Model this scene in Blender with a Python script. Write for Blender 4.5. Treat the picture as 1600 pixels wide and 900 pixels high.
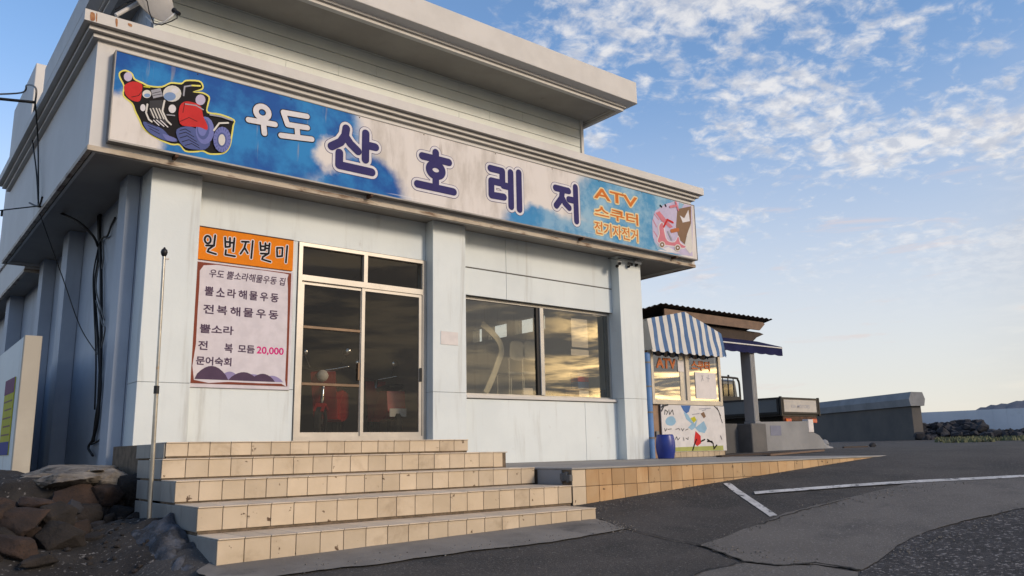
import bpy, bmesh, math, random
from mathutils import Vector, Matrix, noise

random.seed(7)
S = bpy.context.scene
for o in list(bpy.data.objects):
    bpy.data.objects.remove(o)
C = S.collection
R = math.radians

# ------------------------------------------------------------------ camera
F_PX = 1254.56
YAW, PITCH, ROLL = R(38.9627), R(11.3862), R(-1.1336)
_f = Vector((math.sin(YAW) * math.cos(PITCH), math.cos(YAW) * math.cos(PITCH), math.sin(PITCH)))
_r0 = Vector((math.cos(YAW), -math.sin(YAW), 0))
_u0 = _r0.cross(_f)
_r = math.cos(ROLL) * _r0 + math.sin(ROLL) * _u0
_u = -math.sin(ROLL) * _r0 + math.cos(ROLL) * _u0
cam_d = bpy.data.cameras.new('camera')
cam = bpy.data.objects.new('camera', cam_d)
C.objects.link(cam)
cam.matrix_world = Matrix(((_r.x, _u.x, -_f.x, 0), (_r.y, _u.y, -_f.y, 0), (_r.z, _u.z, -_f.z, 0), (0, 0, 0, 1)))
cam_d.sensor_width = 36.0
cam_d.lens = 36.0 * F_PX / 1600.0
cam_d.clip_start = 0.05
cam_d.clip_end = 3000
S.camera = cam

# ------------------------------------------------------------------ sky, sun, exposure
SUN_AZ, SUN_EL = R(160), R(22)
wd = bpy.data.worlds.new('World')
S.world = wd
wd.use_nodes = True


class NT:
    """small node-graph helper"""
    def __init__(s, tree):
        s.t = tree

    def n(s, typ, **kw):
        nd = s.t.nodes.new(typ)
        for k, v in kw.items():
            setattr(nd, k, v)
        return nd

    def put(s, sock, v):
        if isinstance(v, bpy.types.NodeSocket):
            s.t.links.new(v, sock)
        elif v is not None:
            if isinstance(v, (tuple, list)) and len(v) == 3 and len(sock.default_value) == 4:
                v = (*v, 1)
            sock.default_value = v

    def math(s, op, a, b=None, c=None, clamp=False):
        nd = s.n('ShaderNodeMath', operation=op, use_clamp=clamp)
        for i, v in enumerate((a, b, c)):
            if v is not None:
                s.put(nd.inputs[i], v)
        return nd.outputs[0]

    def vmath(s, op, a, b=None):
        nd = s.n('ShaderNodeVectorMath', operation=op)
        s.put(nd.inputs[0], a)
        if b is not None:
            s.put(nd.inputs[1], b)
        return nd.outputs['Value'] if op in ('DOT_PRODUCT', 'LENGTH') else nd.outputs[0]

    def mix(s, fac, a, b, mode='MIX'):
        nd = s.n('ShaderNodeMix', data_type='RGBA', blend_type=mode)
        s.put(nd.inputs[0], fac)
        s.put(nd.inputs[6], a)
        s.put(nd.inputs[7], b)
        return nd.outputs[2]

    def noise(s, vec, scale, detail=4, rough=0.55, dist=0.0):
        nd = s.n('ShaderNodeTexNoise')
        s.put(nd.inputs['Vector'], vec)
        nd.inputs['Scale'].default_value = scale
        nd.inputs['Detail'].default_value = detail
        nd.inputs['Roughness'].default_value = rough
        nd.inputs['Distortion'].default_value = dist
        return nd.outputs[0]

    def ramp(s, fac, a, b):
        nd = s.n('ShaderNodeMapRange', interpolation_type='SMOOTHSTEP')
        s.put(nd.inputs[0], fac)
        nd.inputs[1].default_value = a
        nd.inputs[2].default_value = b
        return nd.outputs[0]

    def mapping(s, vec, loc=(0, 0, 0), rot=(0, 0, 0), scale=(1, 1, 1)):
        nd = s.n('ShaderNodeMapping')
        s.put(nd.inputs[0], vec)
        nd.inputs[1].default_value = loc
        nd.inputs[2].default_value = rot
        nd.inputs[3].default_value = scale
        return nd.outputs[0]


CLOUD_LOC = (3.1, 0.4, 0)


def build_world():
    g = NT(wd.node_tree)
    bg = wd.node_tree.nodes['Background']
    sk = g.n('ShaderNodeTexSky', sky_type='NISHITA', sun_disc=False)
    sk.sun_elevation, sk.sun_rotation = SUN_EL, SUN_AZ
    sk.altitude, sk.air_density, sk.dust_density, sk.ozone_density = 0, 1.0, 0.35, 3.0
    d = g.n('ShaderNodeTexCoord').outputs['Generated']
    sep = g.n('ShaderNodeSeparateXYZ')
    g.put(sep.inputs[0], d)
    x, y, z = sep.outputs
    zz = g.math('MAXIMUM', z, 0.0)
    hs = g.n('ShaderNodeHueSaturation')
    g.put(hs.inputs['Saturation'], g.math('ADD', 0.72, g.math('MULTIPLY', g.ramp(z, 0.02, 0.42), 0.30)))
    g.put(hs.inputs['Color'], sk.outputs[0])
    sky = g.mix(g.math('MULTIPLY', g.math('SUBTRACT', 1.0, g.ramp(z, 0.0, 0.48)), 0.72), hs.outputs[0], (3.5, 3.14, 2.88))
    sun_d = (math.sin(SUN_AZ) * math.cos(SUN_EL), math.cos(SUN_AZ) * math.cos(SUN_EL), math.sin(SUN_EL))
    near = g.vmath('DOT_PRODUCT', d, sun_d)
    sunh = g.vmath('DOT_PRODUCT', d, (math.sin(SUN_AZ), math.cos(SUN_AZ), 0))
    # cloud deck: direction projected on a level sheet high above
    den = g.math('ADD', zz, 0.22)
    cb = g.n('ShaderNodeCombineXYZ')
    g.put(cb.inputs[0], g.math('DIVIDE', x, den))
    g.put(cb.inputs[1], g.math('DIVIDE', y, den))
    uv = cb.outputs[0]
    uvr = g.mapping(uv, loc=CLOUD_LOC, rot=(0, 0, R(20)), scale=(1, 1, 1))
    cover = g.noise(uvr, 2.3, 3, 0.5, 0.5)
    axd = g.vmath('DOT_PRODUCT', d, (0.90, -0.43, 0.0))
    cover = g.math('ADD', cover, g.math('MULTIPLY', g.math('SUBTRACT', g.math('MINIMUM', axd, 0.75), 0.42), 0.30))
    puff = g.noise(uvr, 21.0, 6, 0.60, 0.3)
    dens = g.math('ADD', cover, g.math('MULTIPLY', g.math('SUBTRACT', puff, 0.5), 0.75))
    c = g.ramp(dens, 0.49, 0.74)
    c = g.math('MULTIPLY', c, g.ramp(z, 0.12, 0.30))
    shade = g.ramp(g.noise(g.mapping(uvr, loc=(0.03, -0.05, 0)), 21.0, 6, 0.60, 0.3), 0.36, 0.62)
    # sunset bank: long bars of cloud round the low sun
    bar = g.mapping(d, loc=(0.3, 0.2, 0.1), scale=(4.2, 4.2, 26.0))
    bn = g.noise(bar, 1.6, 7, 0.62, 0.5)
    side = g.ramp(g.vmath('DOT_PRODUCT', d, (0.67, -0.74, 0)), 0.30, 0.75)
    low = g.math('SUBTRACT', 1.0, g.ramp(z, 0.20, 0.50))
    veil = g.math('MULTIPLY', g.math('MULTIPLY', side, low), 0.93)
    wisp = g.math('MULTIPLY', g.ramp(bn, 0.55, 0.70), g.math('SUBTRACT', 1.0, g.ramp(z, 0.22, 0.40)))
    gold = g.ramp(bn, 0.43, 0.62)
    glow = g.ramp(g.vmath('DOT_PRODUCT', d, (0.83, -0.56, 0.0)), 0.95, 0.988)
    bank = g.mix(gold, (1.75, 1.65, 1.6), g.mix(glow, (4.2, 3.5, 2.6), (40.0, 27.5, 12.5)))
    col = g.mix(g.math('MULTIPLY', wisp, 0.50), sky, (3.6, 2.95, 2.8))
    warm = g.ramp(near, 0.45, 0.95)
    ccol = g.mix(shade, (2.8, 2.9, 3.2), (4.35, 4.2, 4.05))
    ccol = g.mix(warm, ccol, (8, 5.4, 2.6))
    col = g.mix(g.math('MULTIPLY', c, 0.80), col, ccol)
    col = g.mix(veil, col, bank)
    g.put(bg.inputs[0], col)
    bg.inputs[1].default_value = 0.108


build_world()
sd = bpy.data.lights.new('sun', 'SUN')
sun = bpy.data.objects.new('sun', sd)
C.objects.link(sun)
sd.energy, sd.angle, sd.color = 1.2, R(13), (1.0, 0.83, 0.65)
sv = Vector((math.sin(SUN_AZ) * math.cos(SUN_EL), math.cos(SUN_AZ) * math.cos(SUN_EL), math.sin(SUN_EL)))
sun.rotation_euler = sv.to_track_quat('Z', 'Y').to_euler()
S.view_settings.view_transform = 'Standard'
S.view_settings.look = 'None'
S.view_settings.gamma = 1.0
S.view_settings.exposure = 1.02


# ------------------------------------------------------------------ picture geometry -> real points
def ray(px, py):
    return (_f + _r * ((px - 800) / F_PX) - _u * ((py - 450) / F_PX))


def at(px, py, Y):
    d = ray(px, py)
    return d * (Y / d.y)


def ax(px, py, X):
    d = ray(px, py)
    return d * (X / d.x)


def sm(a, b, t):
    t = max(0.0, min(1.0, (t - a) / (b - a)))
    return t * t * (3 - 2 * t)


def gz(x, y):
    """height of the sloping yard"""
    if x < 6.25:
        z = -0.60 + 0.02 * (max(x, -14) - 6.25)
    elif x < 13:
        z = -0.60 + 0.056 * (x - 6.25)
    else:
        z = -0.222 + 0.12 * (1 - math.exp(-(x - 13) * 0.056 / 0.12))
    z += 0.22 * sm(22, 42, x)
    k = 0.10 if x < 7 else (0.03 if x > 16 else 0.10 - 0.07 * (x - 7) / 9)
    if y < 6.73:
        z += k * (max(y, -12) - 6.73)
        z -= 0.075 * sm(0, 0.6, 6.73 - y) * (1 - sm(6.5, 10, x))
    z -= 0.30 * (1 - sm(1.4, 2.05, x)) * (1 - sm(12, 16, y))
    return z


def ag(px, py):
    d = ray(px, py)
    t, step = 1.0, 0.05
    while t < 120:
        p = d * t
        if p.z < gz(p.x, p.y):
            lo, hi = t - step, t
            for _ in range(30):
                m = (lo + hi) / 2
                p = d * m
                if p.z < gz(p.x, p.y):
                    hi = m
                else:
                    lo = m
            return d * hi
        t += step
    return d * 60


# ------------------------------------------------------------------ materials
MATS = {}


def principled(name):
    m = bpy.data.materials.new(name)
    m.use_nodes = True
    return m, NT(m.node_tree), m.node_tree.nodes['Principled BSDF']


def mat(name, a, b=None, scale=3.0, rough=0.7, bump=0.0, bscale=40.0, metal=0.0, spec=0.4, stain=None, sscale=2.0,
        slo=0.58, shi=0.70, stretch=(1, 1, 1), spots=None, pscale=30.0, plo=0.66, phi=0.72, detail=5, vary=0.0):
    m, g, p = principled(name)
    pos = g.n('ShaderNodeNewGeometry').outputs['Position']
    b = b or tuple(v * 0.85 for v in a)
    col = g.mix(g.ramp(g.noise(pos, scale, detail, 0.6), 0.35, 0.65), a, b)
    rgh = rough
    if stain:
        sp = g.mapping(pos, scale=stretch)
        f = g.ramp(g.noise(sp, sscale, 7, 0.65, 0.3), slo, shi)
        col = g.mix(f, col, stain)
    if spots:
        f = g.ramp(g.noise(pos, pscale, 5, 0.6), plo, phi)
        col = g.mix(f, col, spots)
    if vary:
        rnd = g.n('ShaderNodeObjectInfo').outputs['Random']
        k = g.math('ADD', 1.0 - vary * 0.7, g.math('MULTIPLY', rnd, vary))
        cc = g.n('ShaderNodeCombineXYZ')
        for i in range(3):
            g.put(cc.inputs[i], k)
        col = g.mix(1.0, col, cc.outputs[0], 'MULTIPLY')
    g.put(p.inputs['Base Color'], col)
    p.inputs['Roughness'].default_value = rgh
    p.inputs['Metallic'].default_value = metal
    p.inputs['Specular IOR Level'].default_value = spec
    if bump:
        bn = g.n('ShaderNodeBump')
        bn.inputs['Strength'].default_value = 1.0
        bn.inputs['Distance'].default_value = bump
        g.put(bn.inputs['Height'], g.noise(pos, bscale, 6, 0.65))
        g.put(p.inputs['Normal'], bn.outputs[0])
    MATS[name] = m
    return m


def glass(name, tint, ior=1.5, film=0.0):
    m = bpy.data.materials.new(name)
    m.use_nodes = True
    t = m.node_tree
    t.nodes.remove(t.nodes['Principled BSDF'])
    g = NT(t)
    tr = g.n('ShaderNodeBsdfTransparent')
    tr.inputs[0].default_value = (*tint, 1)
    gl = g.n('ShaderNodeBsdfGlossy')
    gl.inputs['Roughness'].default_value = 0.0
    gl.inputs[0].default_value = (1, 1, 1, 1)
    pos = g.n('ShaderNodeNewGeometry').outputs['Position']
    bn = g.n('ShaderNodeBump')
    bn.inputs['Distance'].default_value = 0.001
    bn.inputs['Strength'].default_value = 0.15
    g.put(bn.inputs['Height'], g.noise(pos, 1.6, 1, 0.4))
    g.put(gl.inputs['Normal'], bn.outputs[0])
    fr = g.n('ShaderNodeFresnel')
    bf = g.n('ShaderNodeNewGeometry').outputs['Backfacing']
    g.put(fr.inputs[0], g.math('ADD', ior, g.math('MULTIPLY', bf, 1.0 / ior - ior)))
    fac = g.math('ADD', fr.outputs[0], film, clamp=True)
    mx = g.n('ShaderNodeMixShader')
    g.put(mx.inputs[0], fac)
    g.put(mx.inputs[1], tr.outputs[0])
    g.put(mx.inputs[2], gl.outputs[0])
    g.put(t.nodes['Material Output'].inputs[0], mx.outputs[0])
    MATS[name] = m
    return m


def flat(name, col, rough=0.5, var=0.88, spec=0.3):
    return mat(name, col, tuple(c * var for c in col), scale=9.0, rough=rough, spec=spec)


mat('wall_paint', (0.63, 0.68, 0.685), (0.58, 0.63, 0.64), 0.9, 0.55, 0.0012, 30, stain=(0.38, 0.385, 0.36), sscale=2.2, slo=0.53, shi=0.80, stretch=(1.6, 1.6, 0.14), spots=(0.40, 0.39, 0.37), pscale=3.2, plo=0.66, phi=0.80)
mat('shaded_side_paint', (0.36, 0.41, 0.48), (0.30, 0.345, 0.41), 0.9, 0.6, 0.0006, 60, stain=(0.14, 0.16, 0.20), sscale=0.8, slo=0.54, shi=0.8, stretch=(1, 1, 0.35))  # bluish wall paint with the left side's shade put into its colour
mat('fascia_paint', (0.60, 0.585, 0.565), (0.55, 0.535, 0.515), 0.8, 0.6, 0.0008, 50, stain=(0.36, 0.32, 0.27), sscale=1.3, slo=0.60, shi=0.80, stretch=(1, 1, 0.25))
mat('cornice_paint', (0.58, 0.56, 0.53), (0.52, 0.50, 0.47), 1.4, 0.6, 0.0008, 50, stain=(0.40, 0.24, 0.13), sscale=1.6, slo=0.64, shi=0.80)
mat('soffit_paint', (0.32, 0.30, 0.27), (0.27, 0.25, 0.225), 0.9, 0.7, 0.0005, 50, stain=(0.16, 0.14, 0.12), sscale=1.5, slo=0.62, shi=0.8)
mat('trim_rust', (0.47, 0.41, 0.33), (0.36, 0.30, 0.23), 2.5, 0.6, 0.001, 40, stain=(0.14, 0.08, 0.045), sscale=3.2, slo=0.48, shi=0.64, stretch=(0.7, 1, 3))
mat('rust_bleed', (0.42, 0.22, 0.10), (0.30, 0.12, 0.05), 14, 0.8)
mat('siding', (0.64, 0.67, 0.62), (0.59, 0.615, 0.57), 1.2, 0.5, 0.0004, 80, stain=(0.36, 0.37, 0.32), sscale=1.2, slo=0.6, shi=0.85)
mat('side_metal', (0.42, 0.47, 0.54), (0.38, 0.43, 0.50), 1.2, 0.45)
mat('roof_membrane', (0.30, 0.31, 0.30), (0.24, 0.25, 0.24), 1.5, 0.8, 0.002, 30)
mat('joint', (0.15, 0.145, 0.135), None, 4, 0.8)
mat('tile_face', (0.54, 0.44, 0.32), (0.48, 0.385, 0.27), 2.2, 0.42, 0.0004, 60, spec=0.4, stain=(0.33, 0.25, 0.165), sscale=2.6, slo=0.52, shi=0.78, spots=(0.085, 0.045, 0.022), pscale=10.0, plo=0.66, phi=0.70, vary=0.2)
mat('tile_rusty', (0.46, 0.31, 0.17), (0.42, 0.25, 0.115), 1.8, 0.45, 0.0006, 60, spec=0.5, stain=(0.36, 0.20, 0.085), sscale=2.3, slo=0.54, shi=0.72, stretch=(1, 1, 0.3), spots=(0.07, 0.04, 0.02), pscale=9.0, plo=0.66, phi=0.69, vary=0.34)
mat('tile_tread', (0.60, 0.50, 0.385), (0.53, 0.44, 0.335), 3.0, 0.45, 0.0006, 40, spec=0.5, stain=(0.36, 0.29, 0.225), sscale=3.0, slo=0.55, shi=0.75, vary=0.2)
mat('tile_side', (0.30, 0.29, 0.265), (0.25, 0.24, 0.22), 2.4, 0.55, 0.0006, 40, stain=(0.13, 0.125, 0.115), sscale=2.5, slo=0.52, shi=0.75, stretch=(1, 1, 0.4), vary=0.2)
mat('grout', (0.17, 0.125, 0.085), (0.10, 0.075, 0.05), 12, 0.9, 0.002, 60)
mat('concrete', (0.31, 0.295, 0.27), (0.25, 0.235, 0.215), 1.6, 0.85, 0.003, 60, stain=(0.15, 0.14, 0.13), sscale=1.4, slo=0.56, shi=0.75, spots=(0.40, 0.38, 0.35), pscale=60)
mat('apron', (0.20, 0.185, 0.165), (0.15, 0.138, 0.124), 2.2, 0.9, 0.004, 50, stain=(0.085, 0.08, 0.075), sscale=1.8, slo=0.50, shi=0.72, spots=(0.27, 0.25, 0.23), pscale=50)
mat('concrete_grey', (0.26, 0.262, 0.265), (0.21, 0.213, 0.218), 1.2, 0.85, 0.003, 50, stain=(0.16, 0.155, 0.155), sscale=1.3, slo=0.55, shi=0.75, stretch=(1, 1, 0.35))
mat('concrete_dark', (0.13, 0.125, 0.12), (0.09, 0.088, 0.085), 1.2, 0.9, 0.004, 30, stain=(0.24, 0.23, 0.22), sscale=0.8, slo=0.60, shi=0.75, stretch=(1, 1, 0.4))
mat('sea_concrete', (0.125, 0.112, 0.10), (0.09, 0.085, 0.08), 0.5, 0.9, 0.004, 30, stain=(0.17, 0.165, 0.16), sscale=0.5, slo=0.60, shi=0.72, stretch=(1, 1, 0.3))
mat('asphalt', (0.062, 0.056, 0.051), (0.043, 0.039, 0.036), 1.1, 0.88, 0.012, 45, stain=(0.030, 0.029, 0.028), sscale=0.9, slo=0.50, shi=0.66, spots=(0.13, 0.122, 0.112), pscale=44, plo=0.56, phi=0.66)
mat('asphalt_pale', (0.128, 0.118, 0.107), (0.105, 0.097, 0.088), 1.0, 0.88, 0.008, 55, stain=(0.075, 0.071, 0.067), sscale=1.3, slo=0.50, shi=0.72, spots=(0.19, 0.18, 0.168), pscale=46, plo=0.56, phi=0.66)
mat('asphalt_coarse', (0.046, 0.044, 0.046), (0.022, 0.022, 0.024), 7, 0.9, 0.022, 26, spots=(0.20, 0.19, 0.185), pscale=27, plo=0.56, phi=0.63)
mat('road_paint', (0.60, 0.59, 0.57), (0.45, 0.44, 0.42), 3.0, 0.7, 0.002, 60, stain=(0.10, 0.10, 0.10), sscale=9.0, slo=0.53, shi=0.62)
mat('grit', (0.20, 0.185, 0.165), (0.06, 0.056, 0.052), 30, 0.95)
mat('crack', (0.018, 0.017, 0.016), None, 4, 0.95)
mat('earth', (0.034, 0.030, 0.027), (0.017, 0.015, 0.014), 2.6, 0.95, 0.02, 20, spots=(0.16, 0.15, 0.14), pscale=26, plo=0.60, phi=0.66)
mat('ledge', (0.26, 0.23, 0.19), (0.14, 0.12, 0.10), 5, 0.9, 0.012, 24, stain=(0.05, 0.045, 0.04), sscale=3, slo=0.5, shi=0.66)
mat('mortar_sky_sheen', (0.10, 0.105, 0.12), (0.04, 0.042, 0.048), 7, 0.7, 0.03, 14, stain=(0.022, 0.022, 0.024), sscale=6, slo=0.48, shi=0.60)  # blue sheen of the sky put into the mortar's colour
mat('lava_stone', (0.030, 0.024, 0.021), (0.014, 0.012, 0.011), 3.0, 0.92, 0.012, 26, spots=(0.022, 0.018, 0.016), pscale=38, plo=0.55, phi=0.62)
mat('lava_red', (0.046, 0.028, 0.021), (0.021, 0.015, 0.013), 3.5, 0.92, 0.013, 26, spots=(0.026, 0.018, 0.015), pscale=38, plo=0.55, phi=0.62)
mat('lava_dark', (0.035, 0.035, 0.040), (0.020, 0.020, 0.024), 1.5, 0.9, 0.02, 14)
mat('grass', (0.10, 0.12, 0.055), (0.15, 0.145, 0.085), 3.0, 0.9)
mat('hill_haze', (0.10, 0.115, 0.15), (0.075, 0.09, 0.12), 0.05, 0.95)  # distance haze put into the hill's blue-grey colour
mat('white_wall', (0.74, 0.75, 0.76), (0.66, 0.67, 0.68), 0.4, 0.8, stain=(0.33, 0.33, 0.34), sscale=0.6, slo=0.58, shi=0.8)
mat('wall_end', (0.50, 0.46, 0.38), (0.43, 0.39, 0.32), 1.5, 0.8, 0.002, 40, stain=(0.30, 0.27, 0.22), sscale=2, slo=0.6, shi=0.75, stretch=(1, 1, 0.4))
mat('aluminium', (0.50, 0.46, 0.40), (0.43, 0.395, 0.34), 3.0, 0.38, metal=0.25, spec=0.5)
mat('aluminium_grey', (0.46, 0.45, 0.43), (0.40, 0.39, 0.37), 3.0, 0.36, metal=0.5, spec=0.5)
mat('bronze_bar', (0.16, 0.105, 0.065), (0.12, 0.08, 0.05), 5, 0.45, metal=0.4)
mat('steel_pole', (0.42, 0.41, 0.38), (0.32, 0.31, 0.285), 6, 0.28, metal=0.85, stain=(0.32, 0.22, 0.13), sscale=5, slo=0.6, shi=0.75)
mat('sign_metal', (0.22, 0.215, 0.21), (0.16, 0.155, 0.15), 3.0, 0.5, metal=0.2)
mat('galvanised', (0.36, 0.35, 0.34), (0.29, 0.28, 0.27), 3.0, 0.5, metal=0.5)
mat('dish_grey', (0.30, 0.29, 0.27), (0.26, 0.25, 0.235), 3.0, 0.5, metal=0.2)
flat('black_plastic', (0.016, 0.016, 0.017), 0.45)
flat('cable_black', (0.014, 0.014, 0.015), 0.55)
flat('cable_grey', (0.13, 0.13, 0.13), 0.55)
flat('white_plastic', (0.62, 0.62, 0.60), 0.4)
mat('paper', (0.66, 0.62, 0.60), (0.60, 0.565, 0.55), 6, 0.8)
mat('barrel_blue', (0.012, 0.034, 0.25), (0.010, 0.028, 0.20), 3, 0.38, spec=0.5)
mat('pipe_blue', (0.10, 0.22, 0.46), (0.08, 0.18, 0.38), 4, 0.45)
mat('cloth_white', (0.60, 0.59, 0.56), (0.54, 0.53, 0.50), 3, 0.75, 0.004, 14)
mat('cloth_blue', (0.10, 0.175, 0.32), (0.075, 0.135, 0.26), 4, 0.85, 0.004, 14, spec=0.08)
mat('cloth_navy', (0.022, 0.025, 0.075), (0.016, 0.018, 0.055), 3, 0.85, 0.003, 16, spec=0.05)
mat('kiosk_wood', (0.30, 0.19, 0.12), (0.24, 0.15, 0.095), 3, 0.65, 0.001, 40)
mat('kiosk_tile', (0.45, 0.36, 0.25), (0.38, 0.30, 0.20), 4, 0.6)
mat('timber_dark', (0.060, 0.040, 0.030), (0.038, 0.026, 0.020), 3, 0.8, 0.003, 30, stretch=(1, 1, 1))
mat('timber', (0.20, 0.13, 0.09), (0.15, 0.10, 0.07), 4, 0.8, 0.003, 30)
mat('roof_sheet', (0.055, 0.045, 0.040), (0.040, 0.033, 0.030), 3, 0.6, metal=0.1)
mat('truck_paint', (0.16, 0.175, 0.18), (0.14, 0.152, 0.158), 2, 0.4)
mat('truck_panel', (0.45, 0.43, 0.40), (0.40, 0.38, 0.355), 3, 0.5)
mat('truck_dark', (0.028, 0.025, 0.022), (0.02, 0.018, 0.016), 3, 0.6)
mat('rust', (0.10, 0.05, 0.028), (0.06, 0.032, 0.02), 6, 0.85, 0.002, 50)
mat('rubber', (0.018, 0.018, 0.018), None, 6, 0.8)
mat('tail_red', (0.45, 0.035, 0.02), None, 6, 0.25, spec=0.6)
mat('inside_wall', (0.42, 0.395, 0.34), (0.38, 0.355, 0.31), 1, 0.8)
mat('inside_floor', (0.34, 0.30, 0.25), (0.28, 0.25, 0.21), 1, 0.5)
mat('inside_dark', (0.12, 0.11, 0.10), None, 1, 0.8)
mat('scooter_red', (0.40, 0.02, 0.018), (0.34, 0.016, 0.015), 3, 0.25, spec=0.6)
mat('chrome', (0.70, 0.70, 0.70), None, 3, 0.15, metal=1.0)
mat('bent_wood', (0.62, 0.60, 0.52), (0.56, 0.54, 0.47), 3, 0.6)
mat('mint', (0.25, 0.42, 0.36), None, 5, 0.6)
glass('window_glass', (0.86, 0.84, 0.77), 1.55, 0.07)
glass('door_glass', (0.80, 0.78, 0.74), 1.45, 0.0)
glass('clear_glass', (0.96, 0.96, 0.95), 1.3, 0.0)
glass('kiosk_glass', (0.60, 0.58, 0.52), 1.9, 0.22)
glass('truck_glass', (0.55, 0.55, 0.52), 1.4, 0.0)
# print colours
for nm, c in dict(ink_navy=(0.040, 0.036, 0.13), ink_white=(0.66, 0.64, 0.66), ink_black=(0.015, 0.014, 0.016), ink_red=(0.52, 0.035, 0.035),
                  ink_yellow=(0.72, 0.66, 0.16), ink_orange=(0.58, 0.17, 0.035), ink_cream=(0.72, 0.60, 0.34), ink_lavender=(0.50, 0.45, 0.60),
                  ink_tyre=(0.085, 0.11, 0.27), ink_rim=(0.16, 0.18, 0.42), ink_grey=(0.33, 0.33, 0.37), ink_pale=(0.62, 0.60, 0.56), ink_darkgrey=(0.05, 0.05, 0.055),
                  ink_pink=(0.58, 0.20, 0.24), ink_brown=(0.22, 0.14, 0.09), ink_rose=(0.62, 0.36, 0.42), ink_magenta=(0.58, 0.03, 0.20),
                  ink_banner=(0.72, 0.21, 0.012), ink_menu=(0.62, 0.58, 0.62), ink_plum=(0.085, 0.055, 0.095), ink_mauve=(0.28, 0.24, 0.42),
                  ink_sky=(0.26, 0.42, 0.55), ink_blue=(0.07, 0.15, 0.36), ink_green=(0.34, 0.36, 0.12), ink_purple=(0.16, 0.045, 0.13), ink_acid=(0.46, 0.44, 0.04),
                  ink_deepblue=(0.035, 0.05, 0.24), ink_board=(0.62, 0.60, 0.59), ink_brick=(0.45, 0.15, 0.06), ink_lens=(0.20, 0.30, 0.50), ink_sticker=(0.20, 0.21, 0.27), ink_frame=(0.20, 0.055, 0.035)).items():
    mat(nm, c, tuple(v * 0.9 for v in c), scale=6, rough=0.6, spec=0.06)


def sign_print():
    """printed sky and clouds of the long sign; laid out in metres along the panel"""
    m, g, p = principled('sign_print')
    tc = g.n('ShaderNodeTexCoord').outputs['Object']
    wob = g.noise(tc, 2.2, 5, 0.6)
    wv = g.n('ShaderNodeCombineXYZ')
    g.put(wv.inputs[0], g.math('MULTIPLY', g.math('SUBTRACT', wob, 0.5), 0.45))
    g.put(wv.inputs[2], g.math('MULTIPLY', g.math('SUBTRACT', g.noise(g.mapping(tc, loc=(7, 3, 1)), 2.6, 5, 0.6), 0.5), 0.4))
    pv = g.vmath('ADD', tc, wv.outputs[0])

    def blob(cx, cz, rx, rz, soft=0.35):
        nd = g.n('ShaderNodeTexGradient', gradient_type='SPHERICAL')
        g.put(nd.inputs[0], g.mapping(pv, loc=(-cx / rx, 0, -cz / rz), scale=(1 / rx, 0, 1 / rz)))
        return g.ramp(nd.outputs[1], 0.02, soft)
    blue = None
    # x measured from the sign's left end, z from its lower edge
    for a in ((1.1, 0.6, 2.1, 1.5), (2.35, 0.8, 1.0, 1.0), (3.25, 0.02, 0.85, 0.62), (6.55, -0.02, 1.0, 0.42), (7.7, -0.1, 1.3, 0.55), (8.3, 0.62, 1.15, 0.85), (9.3, 0.5, 1.1, 1.2)):
        v = blob(*a)
        blue = v if blue is None else g.math('MAXIMUM', blue, v)
    hole = g.math('MAXIMUM', blob(0.15, 0.20, 0.60, 0.42), blob(2.72, 0.42, 0.34, 0.30, 0.5))
    blue = g.math('MULTIPLY', blue, g.math('SUBTRACT', 1.0, hole))
    sx = g.n('ShaderNodeSeparateXYZ')
    g.put(sx.inputs[0], tc)
    fade = g.ramp(sx.outputs[0], 4.0, 8.0)
    deep = g.mix(g.ramp(g.noise(tc, 1.4, 5, 0.6), 0.38, 0.62), (0.006, 0.075, 0.30), (0.02, 0.20, 0.48))
    faded = g.mix(g.ramp(g.noise(tc, 1.7, 6, 0.65), 0.38, 0.62), (0.07, 0.26, 0.46), (0.27, 0.44, 0.56))
    bl = g.mix(fade, deep, faded)
    white = g.mix(g.ramp(g.noise(g.mapping(tc, scale=(1, 1, 0.3)), 2.4, 6, 0.65), 0.45, 0.68), (0.66, 0.62, 0.585), (0.50, 0.46, 0.42))
    col = g.mix(blue, white, bl)
    # weather streaks that run down the vinyl
    st = g.ramp(g.noise(g.mapping(tc, scale=(1.0, 1, 0.10)), 5.0, 4, 0.6), 0.63, 0.70)
    st = g.math('MULTIPLY', st, g.ramp(g.noise(tc, 0.7, 2), 0.48, 0.60))
    col = g.mix(g.math('MULTIPLY', st, 0.55), col, (0.33, 0.29, 0.25))
    scr = g.ramp(g.noise(g.mapping(tc, rot=(0, R(8), 0), scale=(0.25, 1, 7.0)), 1.6, 3, 0.5), 0.70, 0.74)
    col = g.mix(g.math('MULTIPLY', scr, 0.35), col, (0.70, 0.70, 0.72))
    g.put(p.inputs['Base Color'], col)
    p.inputs['Roughness'].default_value = 0.5
    p.inputs['Specular IOR Level'].default_value = 0.08
    MATS['sign_print'] = m


sign_print()


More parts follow.
